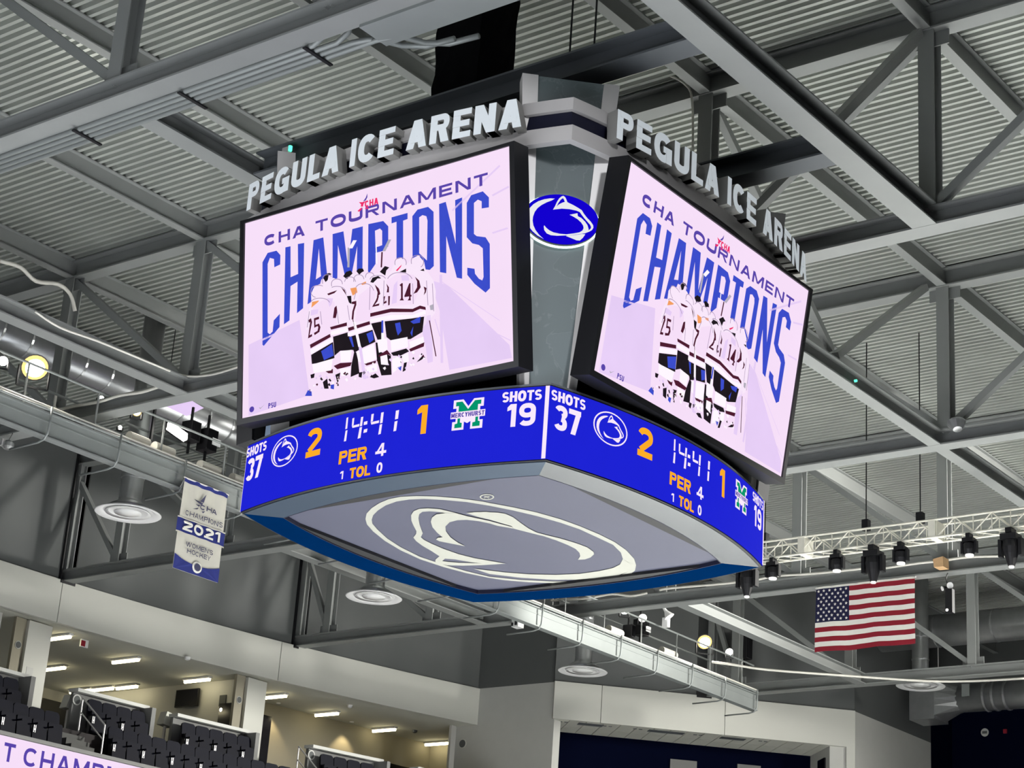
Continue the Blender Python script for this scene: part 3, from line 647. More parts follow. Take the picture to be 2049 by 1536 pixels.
def textflat(mb, k, t, x0, x1, y0, y1, lay, fn, bold=0.22, gap=0.14):
    for i, (c, lp) in enumerate(gtext(t, x0, x1, y0, y1, bold, gap)): flat(mb, k, lay + 0.15 * (i % 4), lp, fn)
for k in range(4):
    cab = tag(screen_frame(k).build('video_screen', 'black', board), 'pink video screen in a black cabinet')
    d = MB(); d.add([scr(k, -SW, 0, 0), scr(k, SW, 0, 0), scr(k, SW, SH, 0), scr(k, -SW, SH, 0)], [(0, 1, 2, 3)])
    d.build('display', 'scr', cab)
    if k > 1: continue
    mats = sorted({p[0] for p in PIC})
    pic = MB(); head = MB()
    for i, (m, lay, loops) in enumerate(PIC):
        tgt = head if m == 'scr_blue' and i < NHEAD else pic
        if tgt is pic: pic.mi = mats.index(m)
        flat(tgt, k, lay, loops, scr)
    pic.build('players_picture', mats, cab)
    head.build('headline_lettering', 'scr_blue', cab)
    a = px_scr(530, 494); b = px_scr(977, 345.5); tb = px_scr(966, 373)
    h0, h1 = a[1] + 0.0, a[1] + (b[1] - tb[1]) * 0.97
    u = a[0]; L = b[0] - a[0]
    for wd_, f0, f1 in (('CHA', 0, 0.195), ('TOURNAMENT', 0.245, 1.0)):
        sub = MB(); textflat(sub, k, wd_, u + f0 * L, u + f1 * L, h0, h1, 3, scr, 0.30, 0.20); sub.build('subtitle_word', 'scr_violet', cab)
    sub = MB(); q = px_scr(541, 811); textflat(sub, k, 'PSU', q[0] - 0.03, q[0] + 0.13, q[1] - 0.045, q[1] + 0.035, 3, scr, 0.25); sub.build('corner_initials', 'scr_violet', cab)
    em = MB(); q = px_scr(733, 410); textflat(em, k, 'CHA', q[0] + 0.0, q[0] + 0.26, q[1] - 0.05, q[1] + 0.05, 10, scr, 0.26)
    em.build('emblem_lettering', 'scr_red', cab)

# ---- LED ribbon
def rib(k, u, z, d=0.0):
    n = RS + RSAG * (1 - (u / RS) ** 2)
    return fp(k, u * (1 + d / RS), n + d, z)
def px_rib(px, py):
    r = ray(px, py); n = RS + RSAG * 0.7
    for _ in range(12):
        p = r * ((CX - n) / r.x); u = -(p.y - CY); n = RS + RSAG * (1 - (u / RS) ** 2)
    return u, p.z
NSEG = 28
RU = lin(-RS, RS, NSEG)
# emblem shapes, traced on the corner badge
def nb_(pts): return [((x - 1035 - 0.088 * (y - 745)) / 885, -(y - 745) / 597) for x, y in pts]
LOGO = [
    [nb_([(800, 275), (700, 280), (560, 320), (430, 385), (330, 470), (260, 570), (225, 680), (225, 790), (250, 900), (310, 1010), (410, 1110), (540, 1200), (700, 1265), (580, 1180), (480, 1080), (410, 970), (375, 860), (370, 760), (390, 650), (440, 550), (520, 465), (630, 385), (740, 325)])],
    [nb_([(800, 545), (830, 470), (865, 340), (900, 260), (945, 205), (985, 185), (1030, 205), (1070, 260), (1105, 325), (1250, 375), (1380, 430), (1470, 475), (1530, 550), (1620, 640), (1720, 720), (1790, 800), (1805, 860), (1780, 920), (1720, 965), (1640, 1010), (1600, 1000), (1700, 940), (1745, 890), (1750, 850), (1720, 800), (1640, 730), (1560, 660), (1480, 580), (1430, 525), (1350, 500), (1180, 485), (1000, 495), (880, 525)]),
     nb_([(870, 460), (900, 370), (940, 285), (985, 240), (1015, 270), (1045, 325), (990, 350), (920, 400)])],
    [nb_([(1205, 620), (1380, 560), (1400, 630), (1490, 665), (1590, 740), (1660, 820), (1700, 910), (1700, 945), (1640, 1015), (1400, 1080), (1240, 1115), (1000, 1155), (850, 1160), (750, 1130), (680, 1060), (655, 980), (660, 945), (720, 1000), (800, 1050), (900, 1085), (1050, 1100), (1200, 1095), (1380, 1050), (1500, 1010), (1560, 960), (1580, 900), (1560, 840), (1500, 770), (1400, 700), (1300, 655)])],
    [nb_([(1240, 1118), (1400, 1090), (1560, 1045), (1640, 1042), (1600, 1130), (1540, 1205), (1460, 1210), (1340, 1175), (1200, 1137)])]]
def pr_(x, y): return px_rib(460 + x / 3.148, 600 + y / 3.148)
def bb(L, Rr, T, Bm):
    return pr_(*L)[0], pr_(*Rr)[0], pr_(*Bm)[1], pr_(*T)[1]
ITEMS = [('SHOTS', 'led_white', bb((118, 945), (242, 922), (180, 912), (180, 968)), 0.27), ('37', 'led_white', bb((118, 1065), (212, 1045), (165, 990), (165, 1125)), 0.21),
         ('2', 'led_amber', bb((492, 910), (583, 885), (540, 810), (535, 985)), 0.21),
         ('PER', 'led_amber', bb((695, 985), (868, 965), (780, 940), (780, 1020)), 0.27), ('4', 'led_white', bb((922, 955), (990, 945), (955, 905), (955, 985)), 0.21),
         ('1', 'led_white', bb((700, 1105), (727, 1100), (713, 1080), (713, 1130)), 0.21), ('TOL', 'led_amber', bb((760, 1090), (890, 1075), (825, 1050), (825, 1115)), 0.27), ('0', 'led_white', bb((928, 1065), (965, 1055), (947, 1025), (947, 1090)), 0.21),
         ('1', 'led_amber', bb((1180, 760), (1255, 745), (1225, 665), (1220, 845)), 0.21),
         ('SHOTS', 'led_white', bb((1715, 617), (1965, 597), (1840, 575), (1840, 640)), 0.27), ('19', 'led_white', bb((1745, 735), (1925, 718), (1835, 655), (1835, 798)), 0.21)]
def ribbon(k):
    body = MB()
    i0 = RS - 0.35
    for a, b in zip(RU[:-1], RU[1:]):
        q = [rib(k, a, RZ0, 0), rib(k, b, RZ0, 0), fp(k, b * i0 / RS, i0, RZ0), fp(k, a * i0 / RS, i0, RZ0)]
        up = Vector((0, 0, RZ1 - RZ0))
        body.box8(q + [v + up for v in q])
    body = body.build('ribbon_display', 'black', board)
    led = MB()
    for a, b in zip(RU[:-1], RU[1:]):
        led.add([rib(k, a, RZ0 + 0.015, 0.008), rib(k, b, RZ0 + 0.015, 0.008), rib(k, b, RZ1 - 0.02, 0.008), rib(k, a, RZ1 - 0.02, 0.008)], [(0, 1, 2, 3)])
    led.build('led_surface', 'led_blue', body)
    cap = MB()
    for a, b in zip(RU[:-1], RU[1:]):
        q = [rib(k, a, RZ1, 0.0), rib(k, b, RZ1, 0.0), fp(k, b * i0 / RS, i0, RZ1), fp(k, a * i0 / RS, i0, RZ1)]
        cap.box8(q + [v + Vector((0, 0, 0.03)) for v in q])
    cap.build('top_cap', 'steel_dark', body)
    rl = lambda kk, u, z, d: rib(kk, u, z, d + 0.008)
    ed = MB()
    ed.add([rl(k, RS - 0.075, RZ0 + 0.02, 0.01), rl(k, RS - 0.02, RZ0 + 0.02, 0.01), rl(k, RS - 0.02, RZ1 - 0.02, 0.01), rl(k, RS - 0.075, RZ1 - 0.02, 0.01)], [(0, 1, 2, 3)])
    ed.build('edge_light_strip', 'led_white', body)
    if k > 1: return
    for t, m, (x0, x1, y0, y1), bo in ITEMS:
        fg = MB(); textflat(fg, k, t, x0, x1, y0, y1, 2, rl, bo, 0.08)
        fg.build('figure' if t.isdigit() else 'caption', m, body)
    wt = MB()
    # clock in slanted segments
    for pts in ([(741, 745), (752, 740), (745, 812), (733, 816)], [(735, 825), (747, 821), (738, 890), (724, 893)],
                [(778, 748), (790, 744), (785, 790), (774, 795)], [(774, 795), (822, 782), (820, 798), (778, 808)], [(832, 740), (846, 737), (838, 795), (824, 798)], [(823, 805), (838, 801), (828, 870), (810, 876)],
                [(850, 770), (872, 764), (870, 785), (848, 790)], [(850, 818), (872, 812), (868, 834), (846, 840)],
                [(897, 722), (912, 718), (906, 765), (892, 770)], [(892, 772), (945, 760), (943, 776), (896, 787)], [(958, 712), (974, 708), (966, 775), (950, 780)], [(949, 787), (964, 783), (955, 845), (939, 850)],
                [(1050, 700), (1070, 695), (1063, 750), (1044, 755)], [(1042, 768), (1060, 763), (1051, 826), (1034, 830)]):
        lp = [pr_(*p) for p in pts]; flat(wt, k, 2, [lp], rl)
    wt.build('clock_figures', 'led_white', body); wt = MB()
    # oval emblem
    x0, x1, y0, y1 = bb((273, 950), (433, 935), (355, 858), (350, 1045)); cx, cy, rx, ry = (x0 + x1) / 2, (y0 + y1) / 2, (x1 - x0) / 2, (y1 - y0) / 2
    flat(wt, k, 1, [ellipse(cx, cy, rx, ry, 36), ellipse(cx, cy, rx * 0.93, ry * 0.92, 36)], rl)
    for lp in LOGO: flat(wt, k, 2, [[(cx + a * rx * 0.90, cy + b * ry * 0.88) for a, b in l] for l in lp], rl)
    wt.build('home_emblem', 'led_white', body); wt = MB()
    # visitors' block letter emblem
    x0, x1, y0, y1 = bb((1397, 735), (1605, 705), (1505, 625), (1500, 815)); W_, H_ = x1 - x0, y1 - y0
    mpts = [(0.04, 1), (0.34, 1), (0.5, 0.76), (0.66, 1), (0.96, 1), (0.96, 0.72), (0.86, 0.72), (0.86, 0.28), (0.96, 0.28), (0.96, 0), (0.60, 0), (0.60, 0.26), (0.5, 0.2), (0.40, 0.26), (0.40, 0), (0.04, 0), (0.04, 0.28), (0.14, 0.28), (0.14, 0.72), (0.04, 0.72)]
    flat(wt, k, 1, [[(x0 + a * W_, y0 + b * H_) for a, b in mpts]], rl)
    gr = MB()
    g1 = [(0.12, 0.93), (0.31, 0.93), (0.5, 0.66), (0.69, 0.93), (0.88, 0.93), (0.88, 0.79), (0.79, 0.79), (0.79, 0.58), (0.21, 0.58), (0.21, 0.79), (0.12, 0.79)]
    flat(gr, k, 2, [[(x0 + a * W_, y0 + b * H_) for a, b in g1]], rl)
    for s_ in (0, 0.54):
        flat(gr, k, 2, [[(x0 + (a + s_) * W_, y0 + b * H_) for a, b in [(0.12, 0.07), (0.34, 0.07), (0.34, 0.22), (0.28, 0.24), (0.28, 0.40), (0.2, 0.40), (0.2, 0.22), (0.12, 0.2)]]], rl)
    flat(wt, k, 3, [[(x0 - 0.01, y0 + 0.38 * H_), (x1 + 0.01, y0 + 0.38 * H_), (x1 + 0.01, y0 + 0.60 * H_), (x0 - 0.01, y0 + 0.60 * H_)]], rl)
    gr.build('visitor_emblem_green', 'led_green', body)
    tx = MB(); textflat(tx, k, 'MERCYHURST', x0, x1, y0 + 0.41 * H_, y0 + 0.56 * H_, 4, rl, 0.24); tx.build('visitor_emblem_name', 'scr_violet', body)
    wt.build('visitor_emblem', 'led_white', body)
for k in range(4): ribbon(k)
# corner posts between ribbon and screens
for sx, sy in ((-1, 1), (1, -1), (1, 1)):
    MB().bar((CX + sx * 2.62, CY + sy * 2.62, RZ1), (CX + sx * 2.62, CY + sy * 2.62, SB + 0.25), 0.12, 0.12).build('corner_post', 'slate_trim', board)

# ---- underside trim and panel
def und(k, u, ins): # point under the ribbon, inset from its face
    s2 = RS - ins; n = s2 + (RSAG - 0.12 * ins / 0.45) * (1 - (u) ** 2)
    return fp(k, u * s2, n, 0)
UT = lin(-1, 1, NSEG)
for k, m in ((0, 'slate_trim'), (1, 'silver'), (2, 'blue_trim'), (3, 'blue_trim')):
    mb = MB()
    for a, b in zip(UT[:-1], UT[1:]):
        o = [und(k, a, 0.03), und(k, b, 0.03), und(k, b, 0.45), und(k, a, 0.45)]
        lo = Vector((0, 0, RZ0 - 0.012)); hi = Vector((0, 0, RZ0 - 0.001))
        mb.box8([v + lo for v in o] + [v + hi for v in o])
    tag(mb.build('underside_trim', m, board), None)
    mb = MB()
    for a, b in zip(UT[:-1], UT[1:]):
        o = [und(k, a, 0.45), und(k, b, 0.45), und(k, b, 0.46), und(k, a, 0.46)]
        mb.box8([v + Vector((0, 0, RZ0 - 0.015)) for v in o] + [v + Vector((0, 0, RZ0 + 0.10)) for v in o])
    mb.build('underside_inner_lip', 'navy_gloss', board)
PZ = RZ0 + 0.05
loop = [und(k, a, 0.46) for k in range(4) for a in UT[:-1]]
loop = [v + Vector((0, 0, PZ)) for v in loop]
up_ = MB(); up_.poly([loop], [[(v.x, v.y) for v in loop]]); up_.add([v + Vector((0, 0, 0.05)) for v in loop], [tuple(range(len(loop)))])
panel = tag(up_.build('underside_panel', 'under_panel', board), 'grey-blue underside panel with a white oval emblem')
def uz(c, pts): return [P(700 + x / 6.403 + (280 if c else 0), 970 + y / 6.403, 'z', PZ) for x, y in pts]
def under(mb, lay, loops):
    l3 = [[v - Vector((0, 0, 0.004 + 0.003 * lay)) for v in l] for l in loops]
    mb.poly(l3, [[(v.x, v.y) for v in l] for l in l3])
lo = MB()
outer = uz(0, [(200, 430), (215, 360), (280, 290), (380, 225), (500, 175), (650, 145), (850, 135), (1100, 140), (1400, 165), (1700, 205)]) + uz(1, [(0, 225), (300, 280), (600, 345), (900, 430), (1150, 520), (1400, 625), (1600, 725), (1750, 830), (1850, 940), (1875, 1020), (1860, 1090), (1800, 1140), (1650, 1195), (1450, 1235), (1200, 1255), (900, 1255), (500, 1240), (200, 1215), (0, 1185)]) + uz(0, [(1500, 1125), (1200, 1045), (900, 945), (650, 830), (450, 710), (300, 590), (220, 500)])
inner = uz(0, [(280, 440), (300, 380), (360, 320), (460, 255), (600, 205), (760, 180), (950, 172), (1200, 185), (1500, 212)]) + uz(1, [(0, 260), (300, 320), (600, 390), (900, 475), (1150, 560), (1400, 675), (1580, 760), (1680, 860), (1705, 940), (1760, 1020), (1780, 1098), (1640, 1165), (1400, 1205), (1100, 1228), (800, 1230), (400, 1210), (0, 1170)]) + uz(0, [(1500, 1100), (1200, 1015), (900, 915), (650, 790), (480, 680), (350, 560), (290, 490)])
under(lo, 1, [outer, inner])
under(lo, 2, [uz(0, [(1590, 1065)]) + uz(1, [(0, 1088), (200, 1112), (500, 1135), (850, 1143), (1150, 1130), (1400, 1095), (1580, 1055), (1670, 1010), (1705, 940), (1800, 1000), (1800, 1088), (1650, 1148), (1400, 1180), (1100, 1205), (800, 1205), (400, 1180), (0, 1132)])])
under(lo, 2, [uz(0, [(1360, 350), (1150, 300), (1000, 290), (890, 297), (820, 325), (785, 380), (790, 450), (820, 520), (855, 585), (850, 620), (815, 665), (850, 710), (930, 770), (1050, 840), (1150, 905), (1100, 945), (1095, 975), (1140, 1000), (1250, 1020), (1450, 1025), (1700, 1018), (2000, 1000), (1800, 965), (1600, 930), (1400, 880), (1200, 810), (1050, 745), (950, 695), (910, 660), (935, 610), (920, 570), (895, 500), (880, 420), (890, 365), (930, 335), (1020, 328), (1120, 335), (1230, 350)]),
              uz(0, [(1185, 965), (1220, 935), (1350, 945), (1550, 980), (1700, 995), (1400, 988), (1250, 975)])])
under(lo, 3, [uz(0, [(1230, 348), (1360, 350), (1500, 388), (1650, 420), (1793, 450), (1943, 492), (2078, 526), (2093, 547), (1893, 512), (1793, 482), (1650, 452), (1500, 435), (1380, 440), (1280, 465), (1225, 520), (1230, 580), (1290, 660), (1380, 725), (1480, 775), (1300, 740), (1150, 710), (1105, 688), (1130, 665), (1190, 660), (1120, 600), (1060, 530), (1038, 460), (1055, 405), (1110, 365)])])
under(lo, 2, [uz(0, [(1490, 350), (1600, 340), (1750, 335)]) + uz(1, [(0, 341), (100, 345), (200, 360), (300, 405), (400, 480), (500, 550), (600, 600), (750, 640), (900, 675), (1100, 735), (1250, 790), (1330, 850), (1335, 880), (1290, 920), (1220, 945), (1130, 950), (1160, 905), (1150, 860), (1100, 810), (1000, 760), (850, 700), (700, 650), (560, 615), (400, 575), (300, 549), (285, 519), (150, 480), (0, 435)]) + uz(0, [(1650, 402)])])
under(lo, 1, [uz(0, ellipse(1757, 148, 93, 38, 24)), uz(0, ellipse(1757, 148, 74, 27, 24))])
for c, lp in gtext('R', 1725, 1790, 166, 131, 0.2): under(lo, 2, [uz(0, l) for l in lp])
lo.build('underside_emblem', 'under_white', panel)

# ---- sign ring with letters
GS, GSAG = 3.54 * SC, 0.46
def rg(k, u, z, d=0.0):
    n = GS + GSAG * (1 - (u / GS) ** 2); return fp(k, u * (1 + d / GS), n + d, z)
core = MB(); GU = lin(-GS, GS, NSEG)
def band(mb, k, z0, z1, d0, d1):
    for a, b in zip(GU[:-1], GU[1:]):
        mb.box8([rg(k, a, z0, d0), rg(k, b, z0, d0), rg(k, b, z0, d1), rg(k, a, z0, d1), rg(k, a, z1, d0), rg(k, b, z1, d0), rg(k, b, z1, d1), rg(k, a, z1, d1)])
Zs = [14.106 * SC, 14.366 * SC, 14.672 * SC, 14.88 * SC]
for k in range(4): band(core, k, Zs[1] - 0.02, Zs[2] + 0.02, -0.22, -0.10)
ring = tag(core.build('sign_ring', 'navy_gloss', board), 'curved sign ring with white raised letters')
for k in range(4):
    mb = MB(); band(mb, k, Zs[0], Zs[1], -0.10, 0.0); mb.build('lower_band', 'alu_warm', ring)
    mb = MB(); band(mb, k, Zs[2], Zs[3], -0.16, -0.04); mb.build('upper_band', 'alu_warm', ring)
    mb = MB(); mb.add([rg(k, -2.3, Zs[0] + 0.12, -0.10), rg(k, 0, Zs[0] + 0.12, -0.10), rg(k, 2.3, Zs[0] + 0.12, -0.10), fp(k, 2.3, 2.5, Zs[0] + 0.12), fp(k, -2.3, 2.5, Zs[0] + 0.12)], [(0, 1, 2, 3, 4)]); mb.build('soffit_plate', 'black', ring)
    for u in (-1.9, -0.95, 0.0, 0.95, 1.9): MB().bar(rg(k, u, Zs[0] + 0.2, -0.12), fp(k, u, 2.4, Zs[0] + 0.2), 0.06, 0.1).build('ring_strut', 'steel_dark', ring)
SIGN = 'PEGULA ICE ARENA'
LH0, LH1 = Zs[1] - 0.03, Zs[1] + 0.43
tot = sum(GW[c] for c in SIGN) + 0.09 * (len(SIGN) - 1)
for k in (0, 1):
    ua, ub = -GS + 0.45, GS - 0.74
    if k == 1: ua, ub = -GS + 0.70, GS - 0.27
    x = ua; sc_ = (ub - ua) / tot
    for ch in SIGN:
        wd = GW[ch] * sc_
        if ch != ' ':
            uc = x + wd / 2
            o = rg(k, uc, 0, 0.16); tg = (rg(k, uc + 0.05, 0, 0.16) - rg(k, uc - 0.05, 0, 0.16)).normalized(); nn = tg.cross(Vector((0, 0, 1)))
            f3 = lambda a, b, d: o + tg * (a - wd / 2) + nn * d + Vector((0, 0, LH0 + b))
            mb = MB()
            for i, lp in enumerate(glyph(ch, wd, LH1 - LH0, 0.12)):
                e = 0.0015 * i
                mb.mi = 0; mb.poly([[f3(a, b, e) for a, b in l] for l in lp], lp)
                mb.mi = 1
                for l in lp:
                    for (xa, ya), (xb, yb) in zip(l, l[1:] + l[:1]):
                        mb.add([f3(xa, ya, e), f3(xb, yb, e), f3(xb, yb, -0.20), f3(xa, ya, -0.20)], [(0, 3, 2, 1)])
                mb.poly([[f3(a, b, -0.20) for a, b in l] for l in lp], lp)
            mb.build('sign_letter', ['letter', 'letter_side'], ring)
        x += wd + 0.09 * sc_

# ---- corner panels
def diag(k): # outward, sideways for corner between face k (right end) and face k+1 (left end)
    o = (FN[k] + FN[(k + 1) % 4]).normalized(); s_ = (FU[k] + FU[(k + 1) % 4]).normalized()
    return o, s_
def cpan(k, u, t, d=0.0):
    o, s_ = diag(k); k0, k1 = 4.07 * SC, 4.52 * SC; z0, z1 = 10.2 * SC, 15.41 * SC
    return CC + o * (k0 + (k1 - k0) * t + d) + s_ * u + Vector((0, 0, z0 + (z1 - z0) * t))
def halfw(t): return (0.43 + (0.786 - 0.43) * t) * SC
def halfg(t): return (0.285 + (0.53 - 0.285) * t) * SC
for k in range(4):
    mb = MB()
    for sgn in (-1, 1):
        q = []
        for t in (0, 1):
            a, b = sgn * halfg(t), sgn * halfw(t)
            q += [cpan(k, a, t, 0.03), cpan(k, b, t, 0.03), cpan(k, b, t, -0.25), cpan(k, a, t, -0.25)]
        mb.box8(q)
    cp = mb.build('corner_panel', 'alu', board)
    q = []
    for t in (0, 1):
        a = halfg(t); q += [cpan(k, -a, t, 0.0), cpan(k, a, t, 0.0), cpan(k, a, t, -0.05), cpan(k, -a, t, -0.05)]
    MB().box8(q).build('etched_glass_panel', 'glass', cp)
    if k == 0:
        ob = plane_hit(1123.4, 438.6, cpan(k, 0, 0.5, 0.12), (diag(0)[0] * 5.21 + Vector((0, 0, -0.45))).normalized())
        o, s_ = diag(k); vv = (cpan(k, 0, 1) - cpan(k, 0, 0)).normalized(); nn = s_.cross(vv)
        q1 = plane_hit(1123.4 + 75.6, 439.0, ob, nn); q2 = plane_hit(1123.4 - 5, 388.0, ob, nn)
        rx = abs((q1 - ob).dot(s_)); ry = abs((q2 - ob).dot(vv))
        def bd(a, b, d): return ob + s_ * (a * rx) + vv * (b * ry) + nn * d
        e = ellipse(0, 0, 1, 1, 56)
        def disc(m, name, r, d0, d1, par):
            b_ = MB(); n = len(e)
            b_.add([bd(a * r, c * r, d0) for a, c in e] + [bd(a * r, c * r, d1) for a, c in e], [tuple(range(n - 1, -1, -1)), tuple(range(n, 2 * n))] + [(i, (i + 1) % n, (i + 1) % n + n, i + n) for i in range(n)])
            return b_.build(name, m, par)
        disc('halo', 'badge_backlight', 1.05, -0.115, -0.075, cp)
        disc('black', 'badge_body', 1.0, -0.075, -0.006, cp)
        disc('badge_blue', 'badge_face', 0.99, -0.006, 0.0, cp)
        mb = MB()
        for i, lp in enumerate(LOGO): mb.poly([[bd(a, b, 0.006 + 0.003 * i) for a, b in l] for l in lp], lp)
        mb.build('badge_emblem', 'badge_white', cp)
        for sgn in (-1,):
            MB().cbox(bd(-1.02, 0.05, -0.06), (0.1, 0.1, 0.1)).build('badge_bracket', 'black', cp)
# hoist gear above the board
hg = MB(); hg.box((CX - 1.6, CY - 1.6, 13.0), (CX + 1.6, CY + 1.6, 13.12))
hg.build('top_plate', 'black', board)
for sx in (-1, 1):
    for sy in (-1, 1): MB().tube([(CX + sx * 1.5, CY + sy * 1.5, 13.1), (CX + sx * 1.5, CY + sy * 1.5, ZB + 0.2)], 0.02, 6).build('hoist_cable', 'black', board)
sh = thing('hoist_shroud', (22.4, 19.05, 14.9), 'black fabric shroud hanging from the roof above the scoreboard', 'shroud')
mb = MB(); ny = 14; pr2 = []
rr = random.Random(5)
ringp = []
for i in range(4):
    for j in range(6):
        f = j / 6
        cs4 = [(-0.47, -0.47), (0.47, -0.47), (0.47, 0.47), (-0.47, 0.47)]
        a, b = cs4[i], cs4[(i + 1) % 4]; ringp.append((a[0] + (b[0] - a[0]) * f, a[1] + (b[1] - a[1]) * f))
n = len(ringp); vs = []
for h in range(ny + 1):
    z = 14.9 + (18.66 - 14.9) * h / ny
    w_ = 1 + 0.05 * h / ny + 0.03 * math.sin(h * 1.7)
    vs += [(22.4 + x * w_ + rr.uniform(-.015, .015), 19.05 + y * w_ + rr.uniform(-.015, .015), z) for x, y in ringp]
mb.add(vs, [(h * n + i, h * n + (i + 1) % n, (h + 1) * n + (i + 1) % n, (h + 1) * n + i) for h in range(ny) for i in range(n)] + [tuple(range(n - 1, -1, -1))])
mb.build('fabric', 'black_cloth', sh)
for h in range(6):
    MB().lathe([(0.02, 0), (0.02, 0.01)], (22.4 - 0.42, 19.05 + 0.48, 15.3 + 0.6 * h), 8, (-1, 0.3, 0)).build('grommet', 'alu', sh)
for i, px in enumerate((1143, 1191)):
    a = P(px, 60, 'x', 21.6); 
    tag(MB().tube([(a.x, a.y, ZB + 0.5), (a.x, a.y, ZD)], 0.018, 6).build('hanging_cable', 'black', origin=(a.x, a.y, ZD)), ('left' if i == 0 else 'right') + ' one of two thin black cables beside the shroud', 'cable')

# ================================================================== SUITES
def strip_light(x, y0, y1, label):
    t = thing('strip_light', (x, (y0 + y1) / 2, 13.1), label, 'light', 'fluorescent strips on the suite ceiling')
    MB().box((x - 0.09, y0, 13.03), (x + 0.09, y1, 13.095)).build('housing', 'white', t)
    MB().tube([(x, y0 + 0.03, 12.99), (x, y1 - 0.03, 12.99)], 0.055, 8).build('lamp_tube', 'tube', t)
for x, y0, y1, l in ((38.75, 47.45, 48.62, 'yellow strip light just right of the far left white column, upper one'), (41.95, 47.8, 49.1, 'yellow strip light alone in the middle of the left suite ceiling'),
                     (41.9, 51.35, 52.5, 'yellow strip light just right of the far left white column, lower one'), (44.9, 53.45, 54.6, 'first of three yellow strips in line, the farthest back'),
                     (44.95, 52.35, 53.42, 'second of three yellow strips in line, the middle one'), (45.03, 51.2, 52.3, 'third of three yellow strips in line, the nearest'),
                     (45.08, 47.7, 48.95, 'yellow strip light above the wall television'), (48.1, 47.0, 48.3, 'yellow strip light cut off by the second white column'),
                     (51.13, 47.3, 48.45, 'yellow strip light in the middle of the right suite'), (54.2, 47.2, 48.35, 'yellow strip light second from the grey pier'),
                     (57.05, 46.95, 48.15, 'yellow strip light nearest the grey pier')):
    strip_light(x, y0, y1, l)
for i, (x, y) in enumerate(((49.3, 48.55), (52.9, 48.25), (56.9, 46.8))):
    t = thing('downlight', (x, y, 13.1), ORD[i] + ' recessed downlight from the left over the beige suite wall', 'light')
    MB().lathe([(0.08, 0), (0.08, -0.03), (0.06, -0.03), (0.06, 0)], (x, y, 13.1), 12).build('ring', 'white', t)
    l = bpy.data.lights.new('downlight_beam', 'SPOT'); l.energy = 130; l.spot_size = 1.5; l.spot_blend = 0.5; l.color = (1, 0.80, 0.45); l.shadow_soft_size = 0.05
    o = bpy.data.objects.new('downlight_beam', l); o.location = (0, 0, -0.06); o.parent = t; COL.objects.link(o)
# television and wall items
a = P(355, 1381, 'x', 45.6); b = P(395.5, 1411.5, 'x', 45.6)
t = thing('television', (45.75, (a.y + b.y) / 2, b.z), 'black wall television in the left suite', 'television')
MB().box((45.55, b.y, b.z), (45.63, a.y, a.z)).build('frame', 'black', t)
MB().box((45.545, b.y + 0.03, b.z + 0.03), (45.552, a.y - 0.03, a.z - 0.03)).build('panel', 'dark_screen', t)
MB().box((45.62, (a.y + b.y) / 2 - 0.2, b.z + 0.2), (45.76, (a.y + b.y) / 2 + 0.2, b.z + 0.5)).build('mount', 'black', t)
a = P(441, 1408, 'x', 45.74); b = P(468, 1450, 'x', 45.74)
tag(MB().box((45.70, b.y, 8.6), (45.745, a.y, a.z)).build('door_1', 'dark_screen'), 'dark doorway left of the second white column', 'door', kind='structure')
a = P(441, 1391, 'x', 45.74); b = P(451, 1412, 'x', 45.74)
tag(MB().box((45.71, b.y, b.z), (45.745, a.y, a.z)).build('wall_sign', 'wall_dark', origin=(45.74, b.y, b.z)), 'small grey sign on the partition beside the dark doorway', 'sign')
a = P(443.5, 1420, 'x', 45.74)
tag(MB().lathe([(0.0, -0.02), (0.06, 0.0), (0.06, 0.05)], (45.75, a.y, a.z), 10, (-1, 0, 0)).build('wall_lamp', 'lamp_white', origin=(45.75, a.y, a.z)), 'tiny white lamp beside the dark doorway', 'lamp')
a = P(168, 1289, 'z', 12.95)
ex = thing('exit_sign', (a.x, a.y, 13.1), 'small red and white sign on the left suite ceiling', 'sign')
MB().box((a.x - 0.15, a.y - 0.03, 12.86), (a.x + 0.15, a.y + 0.03, 13.1)).build('sign_plate', 'white', ex)
MB().box((a.x - 0.15, a.y - 0.04, 12.88), (a.x + 0.02, a.y - 0.03, 13.06)).build('red_face', 'red_cloth', ex)
for px, py, l in ((375, 1317, 'small white detector on the left suite ceiling near the fascia'), (700, 1413, 'small white detector on the right suite ceiling near the fascia'), (830, 1463, 'small dark detector between the last two strip lights')):
    a = P(px, py, 'z', 13.05)
    tag(MB().lathe([(0.03, -0.06), (0.09, -0.03), (0.10, 0.05)], a, 12).build('smoke_detector', 'steel_dark' if px == 830 else 'white', origin=(a.x, a.y, 13.1)), l, 'detector')
# right suite: dark doorway with beige lintel, and maroon door beside the column
a = P(776, 1491, 'y', 48.3); b = P(843, 1513, 'y', 48.3)
tag(MB().box8([(a.x, 48.32, 8.6), (b.x, 48.2, 8.6), (b.x, 48.3, 8.6), (a.x, 48.42, 8.6), (a.x, 48.32, 12.0), (b.x, 48.2, 12.0), (b.x, 48.3, 12.0), (a.x, 48.42, 12.0)]).build('door_2', 'dark_screen'), 'dark doorway in the beige wall of the right suite', 'door', kind='structure')
a = P(526, 1428, 'y', 48.9)
tag(MB().box((a.x + 0.1, 48.95, 8.6), (a.x + 0.55, 49.05, a.z)).build('door_3', 'dark_screen'), 'dark red door edge right of the second white column', 'door', kind='structure')

